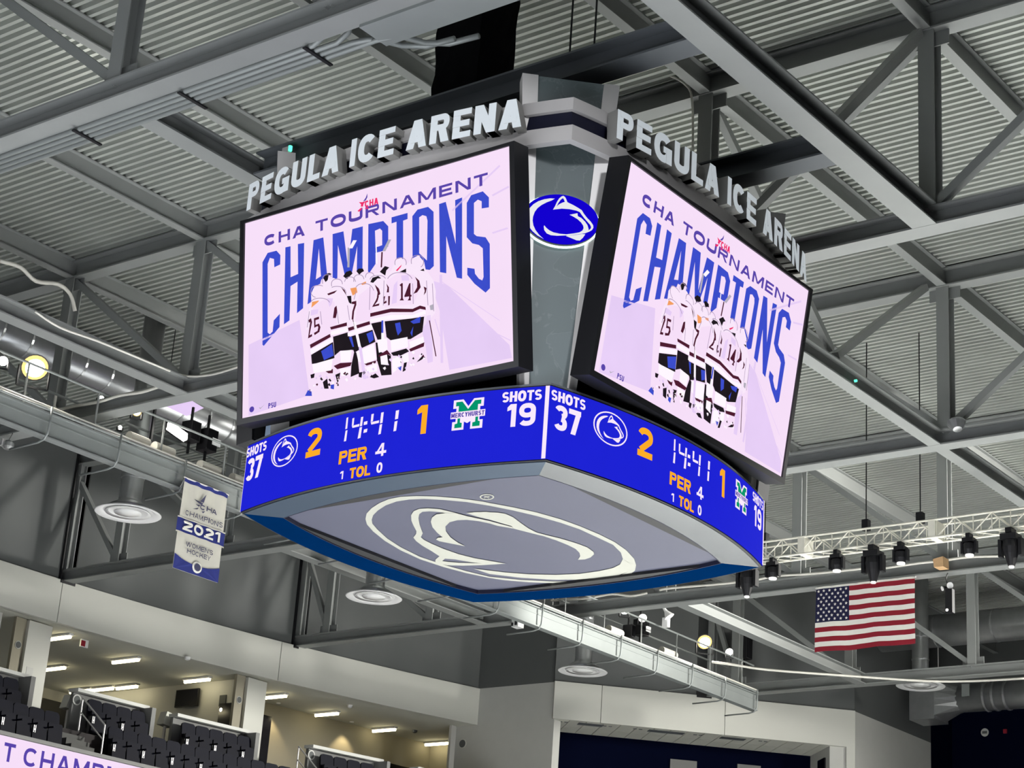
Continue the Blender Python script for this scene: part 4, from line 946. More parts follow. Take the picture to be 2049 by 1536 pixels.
# low walls behind the upper seats
YA, YBR = 2.75, 3.75
def parapet(x0, x1, label):
    t = thing('drink_rail', ((x0 + x1) / 2, yw((x0 + x1) / 2) - 2.1, 9.35), label, 'low wall')
    mb = MB(); strip(mb, lin(x0, x1, 4), lambda x: yw(x) - 2.2, 9.35, 10.66, 0.12)
    mb.box((x1 - 0.16, yw(x1) - 2.75, 9.35), (x1, yw(x1) - 2.2, 10.66)); mb.build('wall_panel', 'parapet', t)
    mb = MB(); strip(mb, lin(x0 - 0.03, x1 + 0.03, 4), lambda x: yw(x) - 2.42, 10.66, 10.76, 0.40); mb.build('cap', 'wall_grey', t)
    return t
parapet(31.0, 34.95, 'grey low wall with pale cap at the far left edge behind seats')
pa = parapet(36.82, 39.5, 'grey low wall with pale cap at the top of the aisle steps')
parapet(40.66, 43.6, 'grey low wall with pale cap below the television')
pb = parapet(46.1, 48.95, 'grey low wall with pale cap beside the second white column, behind two rails')
parapet(50.45, 53.3, 'grey low wall with pale cap nearest the grey pier')
for x, par in ((36.95, pa), (46.2, pb)):
    q = MB().lathe([(0.16, 0), (0.16, 0.02)], (x, yw(x) - 2.22, 10.45), 18, (0, -1, 0)).build('round_plaque', 'wall_grey', par)
    MB().lathe([(0.12, 0), (0.12, 0.025)], (x, yw(x) - 2.22, 10.45), 18, (0, -1, 0)).build('plaque_emblem', 'wall_dark', q)
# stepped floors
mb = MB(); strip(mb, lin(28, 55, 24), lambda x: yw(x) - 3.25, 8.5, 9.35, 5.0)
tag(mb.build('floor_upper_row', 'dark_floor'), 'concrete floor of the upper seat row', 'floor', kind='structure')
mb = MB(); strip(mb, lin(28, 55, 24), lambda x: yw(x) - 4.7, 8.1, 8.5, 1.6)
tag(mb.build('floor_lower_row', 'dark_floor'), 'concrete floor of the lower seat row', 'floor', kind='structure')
# seats
def seat_proto():
    o = thing('stadium_seat', (0, 0, 0), 'seat', 'seat', 'navy folding seats below the suites')
    def pad(w, z0, z1, y0, y1, tilt, top):
        mb = MB(); pts = []
        n = 6
        prof = [(-w / 2, z0), (w / 2, z0), (w / 2, z1 - top)] + [(w / 2 - top + top * math.cos(i * PI / 2 / n), z1 - top + top * math.sin(i * PI / 2 / n)) for i in range(n + 1)] + [(-w / 2 + top - top * math.sin(i * PI / 2 / n), z1 - top + top * math.cos(i * PI / 2 / n)) for i in range(n + 1)]
        m = len(prof); vs = [(x, y0 + (z - z0) * tilt, z) for x, z in prof] + [(x * 0.96, y1 + (z - z0) * tilt, z) for x, z in prof]
        mb.add(vs, [tuple(range(m)), tuple(range(2 * m - 1, m - 1, -1))] + [(i, (i + 1) % m, (i + 1) % m + m, i + m) for i in range(m)])
        return mb
    pad(0.53, 0.30, 1.15, 0.06, 0.14, 0.14, 0.12).build('backrest', 'navy_seat', o)
    pad(0.50, 0.12, 0.80, -0.12, -0.02, 0.12, 0.06).build('seat_pan', 'navy_seat', o)
    MB().box((-0.28, -0.30, 0.62), (-0.23, 0.12, 0.66)).build('armrest', 'navy_seat', o)
    MB().box((-0.27, -0.04, 0.0), (-0.24, 0.08, 0.62)).build('standard', 'black', o)
    return o
def bracket_part(o):
    MB().box((-0.29, -0.17, 0.40), (-0.27, -0.14, 0.60)).build('hinge_bracket', 'alu', o)
    MB().box((-0.235, -0.17, 0.40), (-0.215, -0.14, 0.60)).build('hinge_bracket', 'alu', o)
    MB().box((-0.27, -0.165, 0.47), (-0.235, -0.145, 0.50)).build('hinge_bracket', 'alu', o)
p1 = seat_proto(); bracket_part(p1); p2 = seat_proto()
used = [False, False]
def place_seat(i, x, dy, z, label):
    src = (p1, p2)[i % 2]
    if not used[i % 2]: o = src; used[i % 2] = True
    else: o = copy_tree(src)
    sl = (yw(x + 0.1) - yw(x - 0.1)) / 0.2
    o.location = (x, yw(x) - dy, z); o.rotation_euler = (0, 0, math.atan(sl)); o['label'] = label
for x0, x1, dy, z, row in ((32.6, 34.4, YA, 9.35, 'upper row left of the column'), (37.35, 39.2, YA, 9.35, 'upper row beside the aisle steps'), (40.95, 43.3, YA, 9.35, 'upper row below the television'),
                           (46.5, 48.4, YA, 9.35, 'upper row behind the right handrail'), (50.8, 52.8, YA, 9.35, 'upper row nearest the grey pier'),
                           (31.2, 35.1, YBR, 8.5, 'lower row left of the aisle steps'), (37.4, 44.0, YBR, 8.5, 'lower row right of the aisle steps')):
    i = 0; x = x0
    while x <= x1 + 0.01:
        place_seat(i, x, dy, z, 'navy folding seat, %s from left in the %s' % (ORD[i], row)); x += 0.55; i += 1
# aisle steps and rails
st = thing('aisle_steps', (36.2, yw(36.2) - 4.2, 8.5), 'grey concrete aisle steps at the lower left', 'steps')
for i in range(5):
    MB().box((35.55, yw(36.2) - 4.2 + 0.24 * i, 8.5), (36.40, yw(36.2) - 3.0, 8.67 + 0.17 * i)).build('step', 'concrete', st)
def rail(pts, posts, label):
    pts = [Vector(p) for p in pts]
    t = thing('handrail', pts[-1] - Vector((0, 0, 1.0)), label, 'handrail')
    MB().tube(pts, 0.025, 8).build('top_rail', 'alu', t)
    MB().tube([p - Vector((0, 0, 0.42)) for p in pts], 0.022, 8).build('mid_rail', 'alu', t)
    for p, h in posts: MB().tube([Vector(p) - Vector((0, 0, h)), p], 0.025, 8).build('rail_post', 'alu', t)
A = P(166, 1396, 'y', yw(36.8) - 2.6); B_ = P(210, 1450, 'y', yw(37.0) - 4.1)
rail([A, B_], [(A, 1.0), (B_, 1.1)], 'sloping metal handrail over the aisle steps')
A = P(598, 1493, 'y', yw(46.3) - 2.6); B_ = P(640, 1545, 'y', yw(46.6) - 4.0)
rail([A, B_], [(A, 1.0), (B_, 1.2)], 'sloping metal handrail before the right suite')
for px, py, l in ((145, 1407, 'cream folded side table at the top of the aisle steps'), (338, 1440, 'cream folded side table left of the wall below the television')):
    a = P(px, py, 'y', yw(39) - 1.9)
    t = thing('side_table', (a.x, a.y, 9.35), l, 'table')
    MB().box8([(a.x - 0.22, a.y, a.z - 0.15), (a.x + 0.2, a.y, a.z - 0.2), (a.x + 0.2, a.y + 0.3, a.z - 0.2), (a.x - 0.22, a.y + 0.3, a.z - 0.15), (a.x - 0.1, a.y, a.z + 0.25), (a.x + 0.25, a.y, a.z + 0.2), (a.x + 0.25, a.y + 0.3, a.z + 0.2), (a.x - 0.1, a.y + 0.3, a.z + 0.25)]).build('leaf', 'soffit', t)
    MB().box((a.x - 0.02, a.y + 0.1, 9.35), (a.x + 0.02, a.y + 0.2, a.z - 0.15)).build('leg', 'alu', t)
# LED fascia board, lower left
YF = 42.0
fb = thing('fascia_display', (33.5, YF, 7.4), 'white LED fascia board with purple lettering at lower left', 'display')
MB().box((27, YF, 7.0), (41, YF + 0.25, 8.46)).build('cabinet', 'black', fb)
MB().box((27, YF - 0.02, 7.2), (41, YF - 0.001, 8.44)).build('led_surface', 'scr', fb)
mb = MB(); mb.box((27, YF - 0.03, 8.46), (41, YF + 0.5, 8.56)); mb.build('ledge', 'parapet', fb)
def fas_pt(k, x, z, d): return Vector((x, YF - 0.03 - d, z))
xa = P(8, 1487, 'y', YF).x; xb = P(46, 1512, 'y', YF).x; xc = P(252, 1560, 'y', YF).x
zt = P(20, 1487, 'y', YF).z; zb = P(15, 1524, 'y', YF).z
for wd_, x0, x1 in (('T', xa, xa + 0.38), ('CHAMPIO', xb, xc)):
    mb = MB()
    for i, (c, lp) in enumerate(gtext(wd_, x0, x1, zb, zt, 0.19, 0.22)): mb.poly([[fas_pt(0, a, b, 0.002 * (i % 4)) for a, b in l] for l in lp], lp)
    mb.build('fascia_word', 'scr_violet', fb)

# corner opening: pictures, stick, small signs
def cp3(s_, d, z): return CA + CD * s_ + CN * d + Vector((0, 0, z))
def on_corner(px, py, d):
    o = cp3(0, d, 0); n = CN; p = plane_hit(px, py, o, n); return (p - CA).dot(CD), p.z
for i, (x0, y0, x1, y1) in enumerate(((1341, 1518, 1393, 1556), (1475, 1528, 1521, 1566))):
    s0, z1 = on_corner(x0, y0, -2.33); s1, z0 = on_corner(x1, y1, -2.33)
    t = thing('wall_picture', cp3((s0 + s1) / 2, -2.33, z0), ('left' if i == 0 else 'right') + ' one of two pale pictures on the navy corner wall', 'picture')
    MB().box8(cq(s0, s1, z0, z1, -2.28, -2.35)).build('canvas', 'parapet', t)
    MB().box8(cq(s0 + 0.1, s1 - 0.25, z0 + 0.05, z1 - 0.45, -2.27, -2.281)).build('dark_print', 'navy_cloth', t)
a = [P(x, y, 'x', 58.5) for x, y in ((1140, 1520), (1197, 1510), (1205, 1497))]
tag(MB().tube(a[:2], 0.03, 6).tube(a[1:], 0.06, 6).build('hockey_stick', 'cable', origin=a[0]), 'white hockey stick mounted on the navy side wall', 'hockey stick')
a = P(1210, 1530, 'x', 58.5); 
tag(MB().box((58.5, a.y - 0.1, a.z - 0.4), (58.6, a.y + 0.75, a.z)).build('grey_notice', 'wall_grey', origin=a), 'grey notice low on the navy side wall', 'notice')
a = on_corner(1680, 1535, -1.2)
o_ = CA + CD * (CL - 0.92)
tag(MB().box8([v for v in cq(CL - 0.96, CL - 0.9, 12.0, 12.75, -0.5, -1.3)]).build('menu_sign', 'dark_screen', origin=cp3(CL - 0.93, -0.9, 12.0)), 'dark framed sign on the grey jamb', 'sign')
a = P(1971, 1465, 'x', 71)
t = thing('round_sign', (70.98, a.y, a.z), 'round pale sign on the navy end wall', 'sign')
MB().lathe([(0.16, 0), (0.16, 0.03)], (71, a.y, a.z), 24, (-1, 0, 0)).build('disc', 'wall_grey', t)
MB().box((70.955, a.y - 0.1, a.z - 0.05), (70.97, a.y + 0.1, a.z + 0.05)).build('print', 'wall_dark', t)
a = P(2012, 1463, 'x', 71)
tag(MB().box((70.93, a.y - 0.07, a.z - 0.08), (71, a.y + 0.07, a.z + 0.08)).build('alarm_strobe', 'red_cloth', origin=(71, a.y, a.z)), 'small red alarm strobe on the navy end wall', 'alarm')

# ================================================================== HANGING THINGS
# round air diffusers
def diffuser(px, py, w, ax, val, label, top=18.69):
    p = P(px, py, ax, val); depth = -(R.transposed() @ p).z; r = w / 2 * depth / FPX
    t = thing('air_diffuser', p, label, 'air diffuser', 'round air diffusers')
    MB().lathe([(r * .90, 0.05), (r, 0.0), (r * .97, -0.02), (r * .72, 0.06), (r * .70, 0.10)], p, 40).build('outer_ring', 'white', t, smooth=True)
    MB().lathe([(r * .66, 0.03), (r * .68, 0.0), (r * .46, 0.07), (r * .44, 0.11)], p - Vector((0, 0, 0.0)), 36).build('middle_ring', 'white', t, smooth=True)
    MB().lathe([(r * .40, 0.03), (r * .41, 0.0), (r * .05, -0.02)], p - Vector((0, 0, 0.0)), 30).build('inner_cone', 'white', t, smooth=True)
    MB().lathe([(r * .80, 0.08), (r * .36, 0.30), (r * .34, 0.35), (r * .34, top - p.z)], p, 24).build('drop_duct', 'galv', t, smooth=True)
    for h in (0.9, 1.7): MB().lathe([(r * .36, h), (r * .36, h + 0.05)], p, 24).build('duct_collar', 'galv', t)
diffuser(256, 1027, 134, 'y', 36.2, 'round white air diffuser left of the championship banner')
diffuser(748, 1195, 114, 'y', 36.2, 'round white air diffuser just below the scoreboard underside')
diffuser(1166, 1343, 100, 'y', 36.2, 'round white air diffuser in front of the corner fascia')
diffuser(1842, 1372, 98, 'x', 61.5, 'round white air diffuser at lower right beneath the flag')

# long catwalk
CY0, CY1, CZ = 33.3, 34.45, 13.8
cw = thing('catwalk', (40, 33.9, CZ), 'grey metal catwalk running behind the scoreboard with rails and lamps', 'catwalk')
MB().box((-6, CY0 + 0.02, CZ - 0.06), (56.5, CY1, CZ)).build('floor_plate', 'cat', cw)
mb = MB(); mb.box((-6, CY0 - 0.02, CZ - 0.55), (56.5, CY0 + 0.02, CZ)); mb.box((-6, CY0 - 0.10, CZ - 0.57), (56.5, CY0 + 0.14, CZ - 0.54)); mb.box((-6, CY0 - 0.10, CZ - 0.03), (56.5, CY0, CZ)); mb.box((-6, CY0 - 0.035, CZ - 0.20), (56.5, CY0 - 0.02, CZ - 0.17)); mb.build('near_channel', 'cat', cw)
mb = MB(); mb.box((-6, CY1 - 0.02, CZ - 0.06), (56.5, CY1 + 0.02, CZ + 0.2)); mb.build('far_channel', 'steel', cw)
for z, y in ((CZ + 0.06, CY0 - 0.10), (CZ + 0.14, CY0 - 0.05), (CZ + 1.0, CY0 + 0.1), (CZ + 1.0, CY1)):
    MB().tube([(-6, y, z), (56.5, y, z)], 0.028, 8).build('rail_pipe', 'cable' if z == CZ + 0.14 else 'cat', cw)
x = -5.75
while x < 56:
    MB().tube([(x, CY0 + 0.1, CZ), (x, CY0 + 0.1, CZ + 1.0)], 0.025, 6).build('rail_stanchion', 'steel', cw)
    MB().tube([(x + 0.6, CY0 - 0.16, CZ + 0.12), (x + 0.6, CY0 - 0.16, CZ - 0.3), (x + 0.6, CY0 - 0.14, CZ - 0.5), (x + 0.6, CY0 - 0.05, CZ - 0.62), (x + 0.6, CY0 + 0.15, CZ - 0.66), (x + 0.6, CY0 + 1.1, CZ - 0.68)], 0.026, 8).build('bracket_rod', 'cat', cw, smooth=True)
    x += 2.05
for x0, x1 in ((28.2, 28.8), (29.0, 29.6), (30.5, 31.2), (31.6, 32.6), (48, 48.7), (51, 51.8)):
    MB().tube([(x0, CY0 + 0.25, CZ + 0.32), (x1, CY0 + 0.25, CZ + 0.32)], 0.13, 12).build('lagged_pipe', 'banner_white', cw)

# lamps on the catwalk
def spot(loc, target, watts, ang=2.2, blend=0.6, col=(1, 0.97, 0.92), r=0.25, parent=None):
    l = bpy.data.lights.new('lamp_beam', 'SPOT'); l.energy = watts; l.spot_size = ang; l.spot_blend = blend; l.color = col; l.shadow_soft_size = r
    o = bpy.data.objects.new('lamp_beam', l); o.location = Vector(loc) - (wloc(parent) if parent else Vector((0, 0, 0)))
    o.rotation_euler = (Vector(target) - Vector(loc)).to_track_quat('-Z', 'Y').to_euler()
    if parent: o.parent = parent
    COL.objects.link(o); return o
def floodlight(px, py, y, r, lens, label, watts=0, aim=None, mount=True):
    p = P(px, py, 'y', y); d = (Vector(aim) - p).normalized() if aim else (Vector((0, 0, 0)) - p).normalized()
    t = thing('floodlight', p, label, 'floodlight')
    MB().lathe([(r * .25, -r * 1.5), (r * .5, -r * 1.3), (r * 1.0, -r * .1), (r * 1.08, 0), (r * 1.0, 0.0)], p, 20, d).build('housing', 'black', t)
    MB().lathe([(r * .98, 0.005), (r * .9, r * .10), (r * .5, r * .18)], p, 20, d).build('lens', 'lamp_amber' if lens == 'lamp_hot' else lens, t)
    if lens == 'lamp_hot': MB().lathe([(r * .72, r * .14), (r * .66, r * .2), (r * .3, r * .22)], p, 20, d).build('hot_core', 'lamp_white', t)
    if mount:
        s_ = d.cross(Vector((0, 0, 1))).normalized()
        MB().bar(p + s_ * r * 1.15, p + s_ * r * 1.15 + Vector((0, 0, -r * 1.6)), 0.04, 0.04).bar(p - s_ * r * 1.15, p - s_ * r * 1.15 + Vector((0, 0, -r * 1.6)), 0.04, 0.04).bar(p + s_ * r * 1.15 - Vector((0, 0, r * 1.6)), p - s_ * r * 1.15 - Vector((0, 0, r * 1.6)), 0.04, 0.04).build('yoke', 'black', t)
    if watts: spot(p + d * r * .3, p + d * 10, watts, 2.4, 0.5, (1, .95, .85), 0.2, t)
    return t
floodlight(70, 735, 33.85, 0.30, 'lamp_hot', 'glaring yellow floodlight at the left edge, the brightest lamp', FLOOD_WATTS, (15, 14, ICE))
floodlight(6, 722, 33.85, 0.11, 'lamp_white', 'small white lamp at the very left edge beside the brightest one', 0, (10, 10, ICE))
floodlight(202, 797, 33.9, 0.07, 'lamp_white', 'tiny white lamp on a dark yoke between the two yellow lamps at left', 0, (15, 10, ICE))
floodlight(274, 824, 33.9, 0.11, 'lamp_hot', 'small yellow floodlight above the left catwalk rail', 200, (18, 14, ICE))
floodlight(240, 855, 33.75, 0.05, 'lamp_white', 'tiny black and white lamp hanging under the small yellow floodlight', 0, (18, 10, ICE))
floodlight(1250, 1220, 33.9, 0.14, 'lamp_white', 'white floodlight below the scoreboard, leftmost on the right catwalk', 200, (30, 12, ICE))
floodlight(1286, 1236, 33.85, 0.14, 'lamp_dim', 'dim floodlight next to the white one on the right catwalk', 0, (30, 12, ICE))
floodlight(1410, 1284, 33.85, 0.25, 'lamp_hot', 'glaring yellow floodlight left of the flag', FLOOD_WATTS, (35, 14, ICE))
floodlight(1459, 1304, 33.85, 0.13, 'lamp_white', 'white lamp right beside the yellow floodlight near the flag', 150, (40, 14, ICE))
# long bright bar lamp
a = P(331, 848, 'y', 33.85); b = P(365, 872, 'y', 33.85)
t = thing('bar_lamp', a, 'slanted white rectangular lamp above the banner', 'lamp')
MB().bar(a, b, 0.26, 0.12, (0.3, -1, 0.2)).build('housing', 'black', t)
MB().bar(a + Vector((0, -0.12, -0.06)), b + Vector((0, -0.12, -0.06)), 0.18, 0.12, (0.3, -1, 0.2)).build('lens', 'lamp_white', t)
MB().bar(a + Vector((-0.3, 0.1, 0.5)), a + Vector((-0.3, 0.1, -0.5)), 0.06, 0.06).build('mount', 'black', t)
def speaker(px, py, w, h, y, label, paper=False):
    p = P(px, py, 'y', y)
    t = thing('loudspeaker', p, label, 'loudspeaker')
    MB().box((p.x - w / 2, p.y, p.z - h / 2), (p.x + w / 2, p.y + 0.35, p.z + h / 2)).build('cabinet', 'black', t)
    MB().box((p.x - w / 2 + 0.03, p.y - 0.02, p.z - h / 2 + 0.03), (p.x + w / 2 - 0.03, p.y, p.z + h / 2 - 0.03)).build('grille', 'black_cloth', t)
    MB().bar((p.x, p.y + 0.2, p.z - h / 2 - 0.3), (p.x, p.y + 0.2, p.z + h / 2 + 0.4), 0.05, 0.05).build('pole', 'black', t)
    if paper: MB().box((p.x - 0.02, p.y - 0.03, p.z - 0.12), (p.x + 0.26, p.y - 0.021, p.z + 0.06)).build('notice', 'white', t)
speaker(392, 862, 0.32, 0.5, 33.9, 'black loudspeaker above the banner, left one')
speaker(425, 880, 0.36, 0.55, 33.8, 'black loudspeaker with a white label above the banner', True)
speaker(1292, 1255, 0.4, 0.5, 34.0, 'black loudspeaker with a white label on the right catwalk', True)
speaker(1268, 1262, 0.2, 0.4, 33.7, 'narrow black loudspeaker on the right catwalk')
speaker(1500, 1290, 0.4, 1.0, 35.2, 'tall black cabinet behind the catwalk right of the yellow floodlight')
speaker(1545, 1310, 0.6, 1.5, 35.4, 'tallest black cabinet behind the catwalk near the flag')
# small emissive lilac panel behind the speakers
pts = [P(x, y, 'y', 36.5) for x, y in ((332, 812), (385, 802), (408, 816), (374, 832))]
mb = MB(); mb.box8([p for p in pts] + [p + Vector((0, 0.06, 0.02)) for p in pts])
lp_ = tag(mb.build('lilac_panel', 'scr_lil', origin=pts[0]), 'small lilac panel under the truss at left', 'panel')
for p in pts[:2]: MB().tube([p + Vector((0, 0.03, 0.01)), Vector((p.x, p.y + 0.03, ZD))], 0.012, 6).build('hanger_rod', 'black', lp_)

# championship banner
BY = 33.05
bq = [P(368, 957, 'y', BY), P(460, 988, 'y', BY), P(345, 1135, 'y', BY), P(432, 1165, 'y', BY)]
bx0, bx1 = (bq[0].x + bq[2].x) / 2, (bq[1].x + bq[3].x) / 2; bz1, bz0 = (bq[0].z + bq[1].z) / 2, (bq[2].z + bq[3].z) / 2
bw, bh = bx1 - bx0, bz1 - bz0
ban = thing('banner', ((bx0 + bx1) / 2, BY, bz0), 'white and navy championship banner hanging from the left catwalk', 'banner')
def bp(u, v, d=0.0): # u 0..1 left to right, v 0..1 bottom to top
    return Vector((bx0 + u * bw, BY - d - 0.018 * math.sin(u * 22 + v * 1.5) * (0.3 + v), bz0 + v * bh))
def cloth(v0, v1, m, name, d, nu=24, nv=4, ex=0.0, curve=None):
    mb = MB(); n = nu + 1
    for j in range(nv + 1):
        for i in range(n):
            u = -ex + (1 + 2 * ex) * i / nu; v = v0 + (v1 - v0) * j / nv
            if curve and j == 0: v = v0 + curve(u)
            mb.v.append(bp(u, v, d))
    mb.f = [(j * n + i, j * n + i + 1, (j + 1) * n + i + 1, (j + 1) * n + i) for j in range(nv) for i in range(nu)]; mb.m = [0] * len(mb.f)
    mb.build(name, m, ban, smooth=True)
cloth(0.0, 1.0, 'banner_white', 'cloth', 0.0, 24, 12)
cloth(0.955, 1.0, 'banner_navy', 'top_hem', 0.012)
cloth(0.40, 0.565, 'banner_navy', 'year_band', 0.012, 24, 3, 0.035)
cloth(0.555, 0.57, 'banner_white', 'band_edge', 0.02, 24, 1, 0.04); cloth(0.395, 0.41, 'banner_white', 'band_edge', 0.02, 24, 1, 0.04)
mb = MB(); lowp = [(0, 0), (1, 0)] + [(1 - i / 16, 0.10 + 0.06 * (abs(1 - i / 8) ** 2)) for i in range(17)]
mb.poly([[bp(u, v, 0.02) for u, v in lowp]], [[(u, v) for u, v in lowp]]); mb.build('bottom_scallop', 'banner_navy', ban)
def btext(t, u0, u1, v0, v1, m, b=0.2, gap=0.14, d=0.045, slope=0.0):
    mb = MB()
    for i, (c, lp) in enumerate(gtext(t, u0 * bw, u1 * bw, v0 * bh, v1 * bh, b, gap)):
        mb.poly([[bp(x / bw, y / bh, d + 0.002 * (i % 4)) for x, y in l] for l in lp], lp)
    mb.build('print_' + t.lower().replace("'", ''), m, ban)
btext('2021', 0.07, 0.93, 0.43, 0.54, 'white_cloth', 0.27, 0.10)
btext('CHAMPIONS', 0.10, 0.92, 0.60, 0.655, 'print_dark', 0.15, 0.2)
btext('CHA', 0.40, 0.78, 0.72, 0.775, 'print_dark', 0.24)
btext("WOMEN'S", 0.20, 0.80, 0.27, 0.32, 'print_dark', 0.16, 0.16); btext('HOCKEY', 0.24, 0.76, 0.20, 0.25, 'print_dark', 0.16, 0.16)
mb = MB()
for lp in ([(0.38, 0.80), (0.50, 0.90), (0.47, 0.80)], [(0.24, 0.80), (0.46, 0.795), (0.44, 0.765), (0.30, 0.78)], [(0.28, 0.75), (0.40, 0.76), (0.36, 0.735)], [(0.24, 0.69), (0.36, 0.725), (0.33, 0.70)], [(0.45, 0.70), (0.52, 0.715), (0.48, 0.685)]):
    mb.poly([[bp(u, v, 0.045) for u, v in lp]], [lp])
mb.build('star_print', 'print_dark', ban)
mb = MB(); e = ellipse(0.5, 0.085, 0.105, 0.062, 20); mb.poly([[bp(u, v, 0.03) for u, v in e]], [e]); mb.build('round_emblem', 'white_cloth', ban)
mb = MB(); e = ellipse(0.5, 0.085, 0.07, 0.042, 16); mb.poly([[bp(u, v, 0.05) for u, v in e]], [e]); mb.build('round_emblem_centre', 'print_dark', ban)
MB().tube([bp(-0.02, 1.0), bp(1.02, 1.0)], 0.02, 8).build('hanging_bar', 'alu', ban)
for u in (0.02, 0.98): MB().tube([bp(u, 1.0), Vector((bx0 + u * bw, CY0 - 0.115, CZ - 0.55))], 0.012, 6).build('hanger_wire', 'alu', ban)

# striped flag
FX = 46.98
fl_ = [P(1631, 1172, 'x', FX), P(1829, 1156, 'x', FX), P(1633, 1304, 'x', FX), P(1832, 1288, 'x', FX)]
fy0 = (fl_[0].y + fl_[2].y) / 2; fy1 = (fl_[1].y + fl_[3].y) / 2; fz1 = (fl_[0].z + fl_[1].z) / 2; fz0 = (fl_[2].z + fl_[3].z) / 2
flag = thing('flag', (FX, (fy0 + fy1) / 2, fz0), 'red, white and blue striped flag hanging from the truss at right', 'flag')
def flp(u, v, d=0.0):
    return Vector((FX - d - 0.03 * math.sin(u * 9 + 1.2) * (1 - v) - 0.012 * math.sin(u * 31 + v * 5), fy0 + u * (fy1 - fy0), fz0 + v * (fz1 - fz0) + 0.012 * math.sin(u * 13) * (1 - v)))
cu_ = 0.345
for i in range(13):
    v1 = 1 - 0.03 - 0.97 * i / 13; v0 = 1 - 0.03 - 0.97 * (i + 1) / 13
    u0 = cu_ if i < 7 else 0.0; nu = 20
    mb = MB(); n = nu + 1
    for v in (v0, (v0 + v1) / 2, v1): mb.v += [flp(u0 + (1 - u0) * k / nu, v) for k in range(n)]
    mb.f = [(j * n + k, j * n + k + 1, (j + 1) * n + k + 1, (j + 1) * n + k) for j in range(2) for k in range(nu)]; mb.m = [0] * len(mb.f)
    mb.build('red_stripe' if i % 2 == 0 else 'white_stripe', 'red_cloth' if i % 2 == 0 else 'white_cloth', flag, smooth=True)
mb = MB(); n = 13; vc = 0.97 - 0.97 * 7 / 13
for j in range(9): mb.v += [flp(cu_ * k / 12, vc + (0.97 - vc) * j / 8) for k in range(n)]
mb.f = [(j * n + k, j * n + k + 1, (j + 1) * n + k + 1, (j + 1) * n + k) for j in range(8) for k in range(12)]; mb.m = [0] * len(mb.f)
canton = mb.build('canton', 'navy_cloth', flag, smooth=True)
for r_ in range(9):
    for c_ in range(6 if r_ % 2 == 0 else 5):
        u = cu_ * ((c_ + 0.5) / 6 if r_ % 2 == 0 else (c_ + 1.0) / 6); v = vc + (0.97 - vc) * (1 - (r_ + 0.7) / 9.4)
        cp_ = flp(u, v, 0.012); pts = []
        for k in range(10):
            a = PI / 2 + k * PI / 5; rr = 0.048 if k % 2 == 0 else 0.022
            pts.append((cp_.x, cp_.y - rr * math.cos(a), cp_.z + rr * math.sin(a)))
        MB().add([tuple(cp_)] + pts, [(0, 1 + k, 1 + (k + 1) % 10) for k in range(10)]).build('star', 'white_cloth', canton)
mb = MB(); nu = 12
for v in (0.968, 1.0): mb.v += [flp(k / nu, v, 0.01) for k in range(nu + 1)]
mb.f = [(k, k + 1, nu + 2 + k, nu + 1 + k) for k in range(nu)]; mb.m = [0] * nu
mb.build('header_sleeve', 'white_cloth', flag)
MB().tube([flp(-0.01, 0.99), flp(1.01, 0.99)], 0.02, 6).build('hanging_bar', 'alu', flag)
for u in (0.0, 1.0): MB().tube([flp(u, 0.99), Vector((FX + 0.06, fy0 + u * (fy1 - fy0), ZB + 0.02))], 0.012, 6).build('hanger', 'alu', flag)

# white box truss with moving heads
LX = 40.0
q = [P(1525, 1088, 'x', LX), P(2055, 1023, 'x', LX), P(1525, 1119, 'x', LX), P(2055, 1061, 'x', LX)]
lz1 = (q[0].z + q[1].z) / 2; lz0 = (q[2].z + q[3].z) / 2; ly0 = 25.5; ly1 = 14.5; ld = 0.42
lt = thing('lighting_truss', (LX, 20, lz0), 'white box lighting truss at right carrying black moving heads', 'truss')
for x in (LX - ld / 2, LX + ld / 2):
    for z in (lz0, lz1): MB().tube([(x, ly0, z), (x, ly1, z)], 0.027, 8).build('chord', 'truss_white', lt)
y = ly0; k = 0
while y > ly1 + 0.4:
    for x in (LX - ld / 2, LX + ld / 2):
        MB().tube([(x, y, lz0 if k % 2 else lz1), (x, y - 0.45, lz1 if k % 2 else lz0)], 0.016, 6).build('lacing', 'truss_white', lt)
        MB().tube([(x, y, lz0), (x, y, lz1)], 0.014, 6).build('upright', 'truss_white', lt)
    MB().tube([(LX - ld / 2, y, lz0), (LX + ld / 2, y - 0.45, lz0)], 0.014, 6).build('lacing', 'truss_white', lt)
    y -= 0.45; k += 1
for px in (1612, 1873):
    yy = P(px, 1085, 'x', LX).y; MB().box((LX - ld / 2 - 0.02, yy - 0.09, lz0), (LX + ld / 2 + 0.02, yy + 0.09, lz1)).build('joint_plate', 'truss_white', lt)
for px in (1733, 1842, 1500 + 30):
    yy = P(px, 1085, 'x', LX).y; MB().tube([(LX, yy, lz1), (LX, yy, ZB + 3.9)], 0.015, 6).build('hoist_chain', 'black', lt); MB().box((LX - 0.08, yy - 0.08, lz1 + 0.02), (LX + 0.08, yy + 0.08, lz1 + 0.28)).build('hoist_motor', 'black', lt)
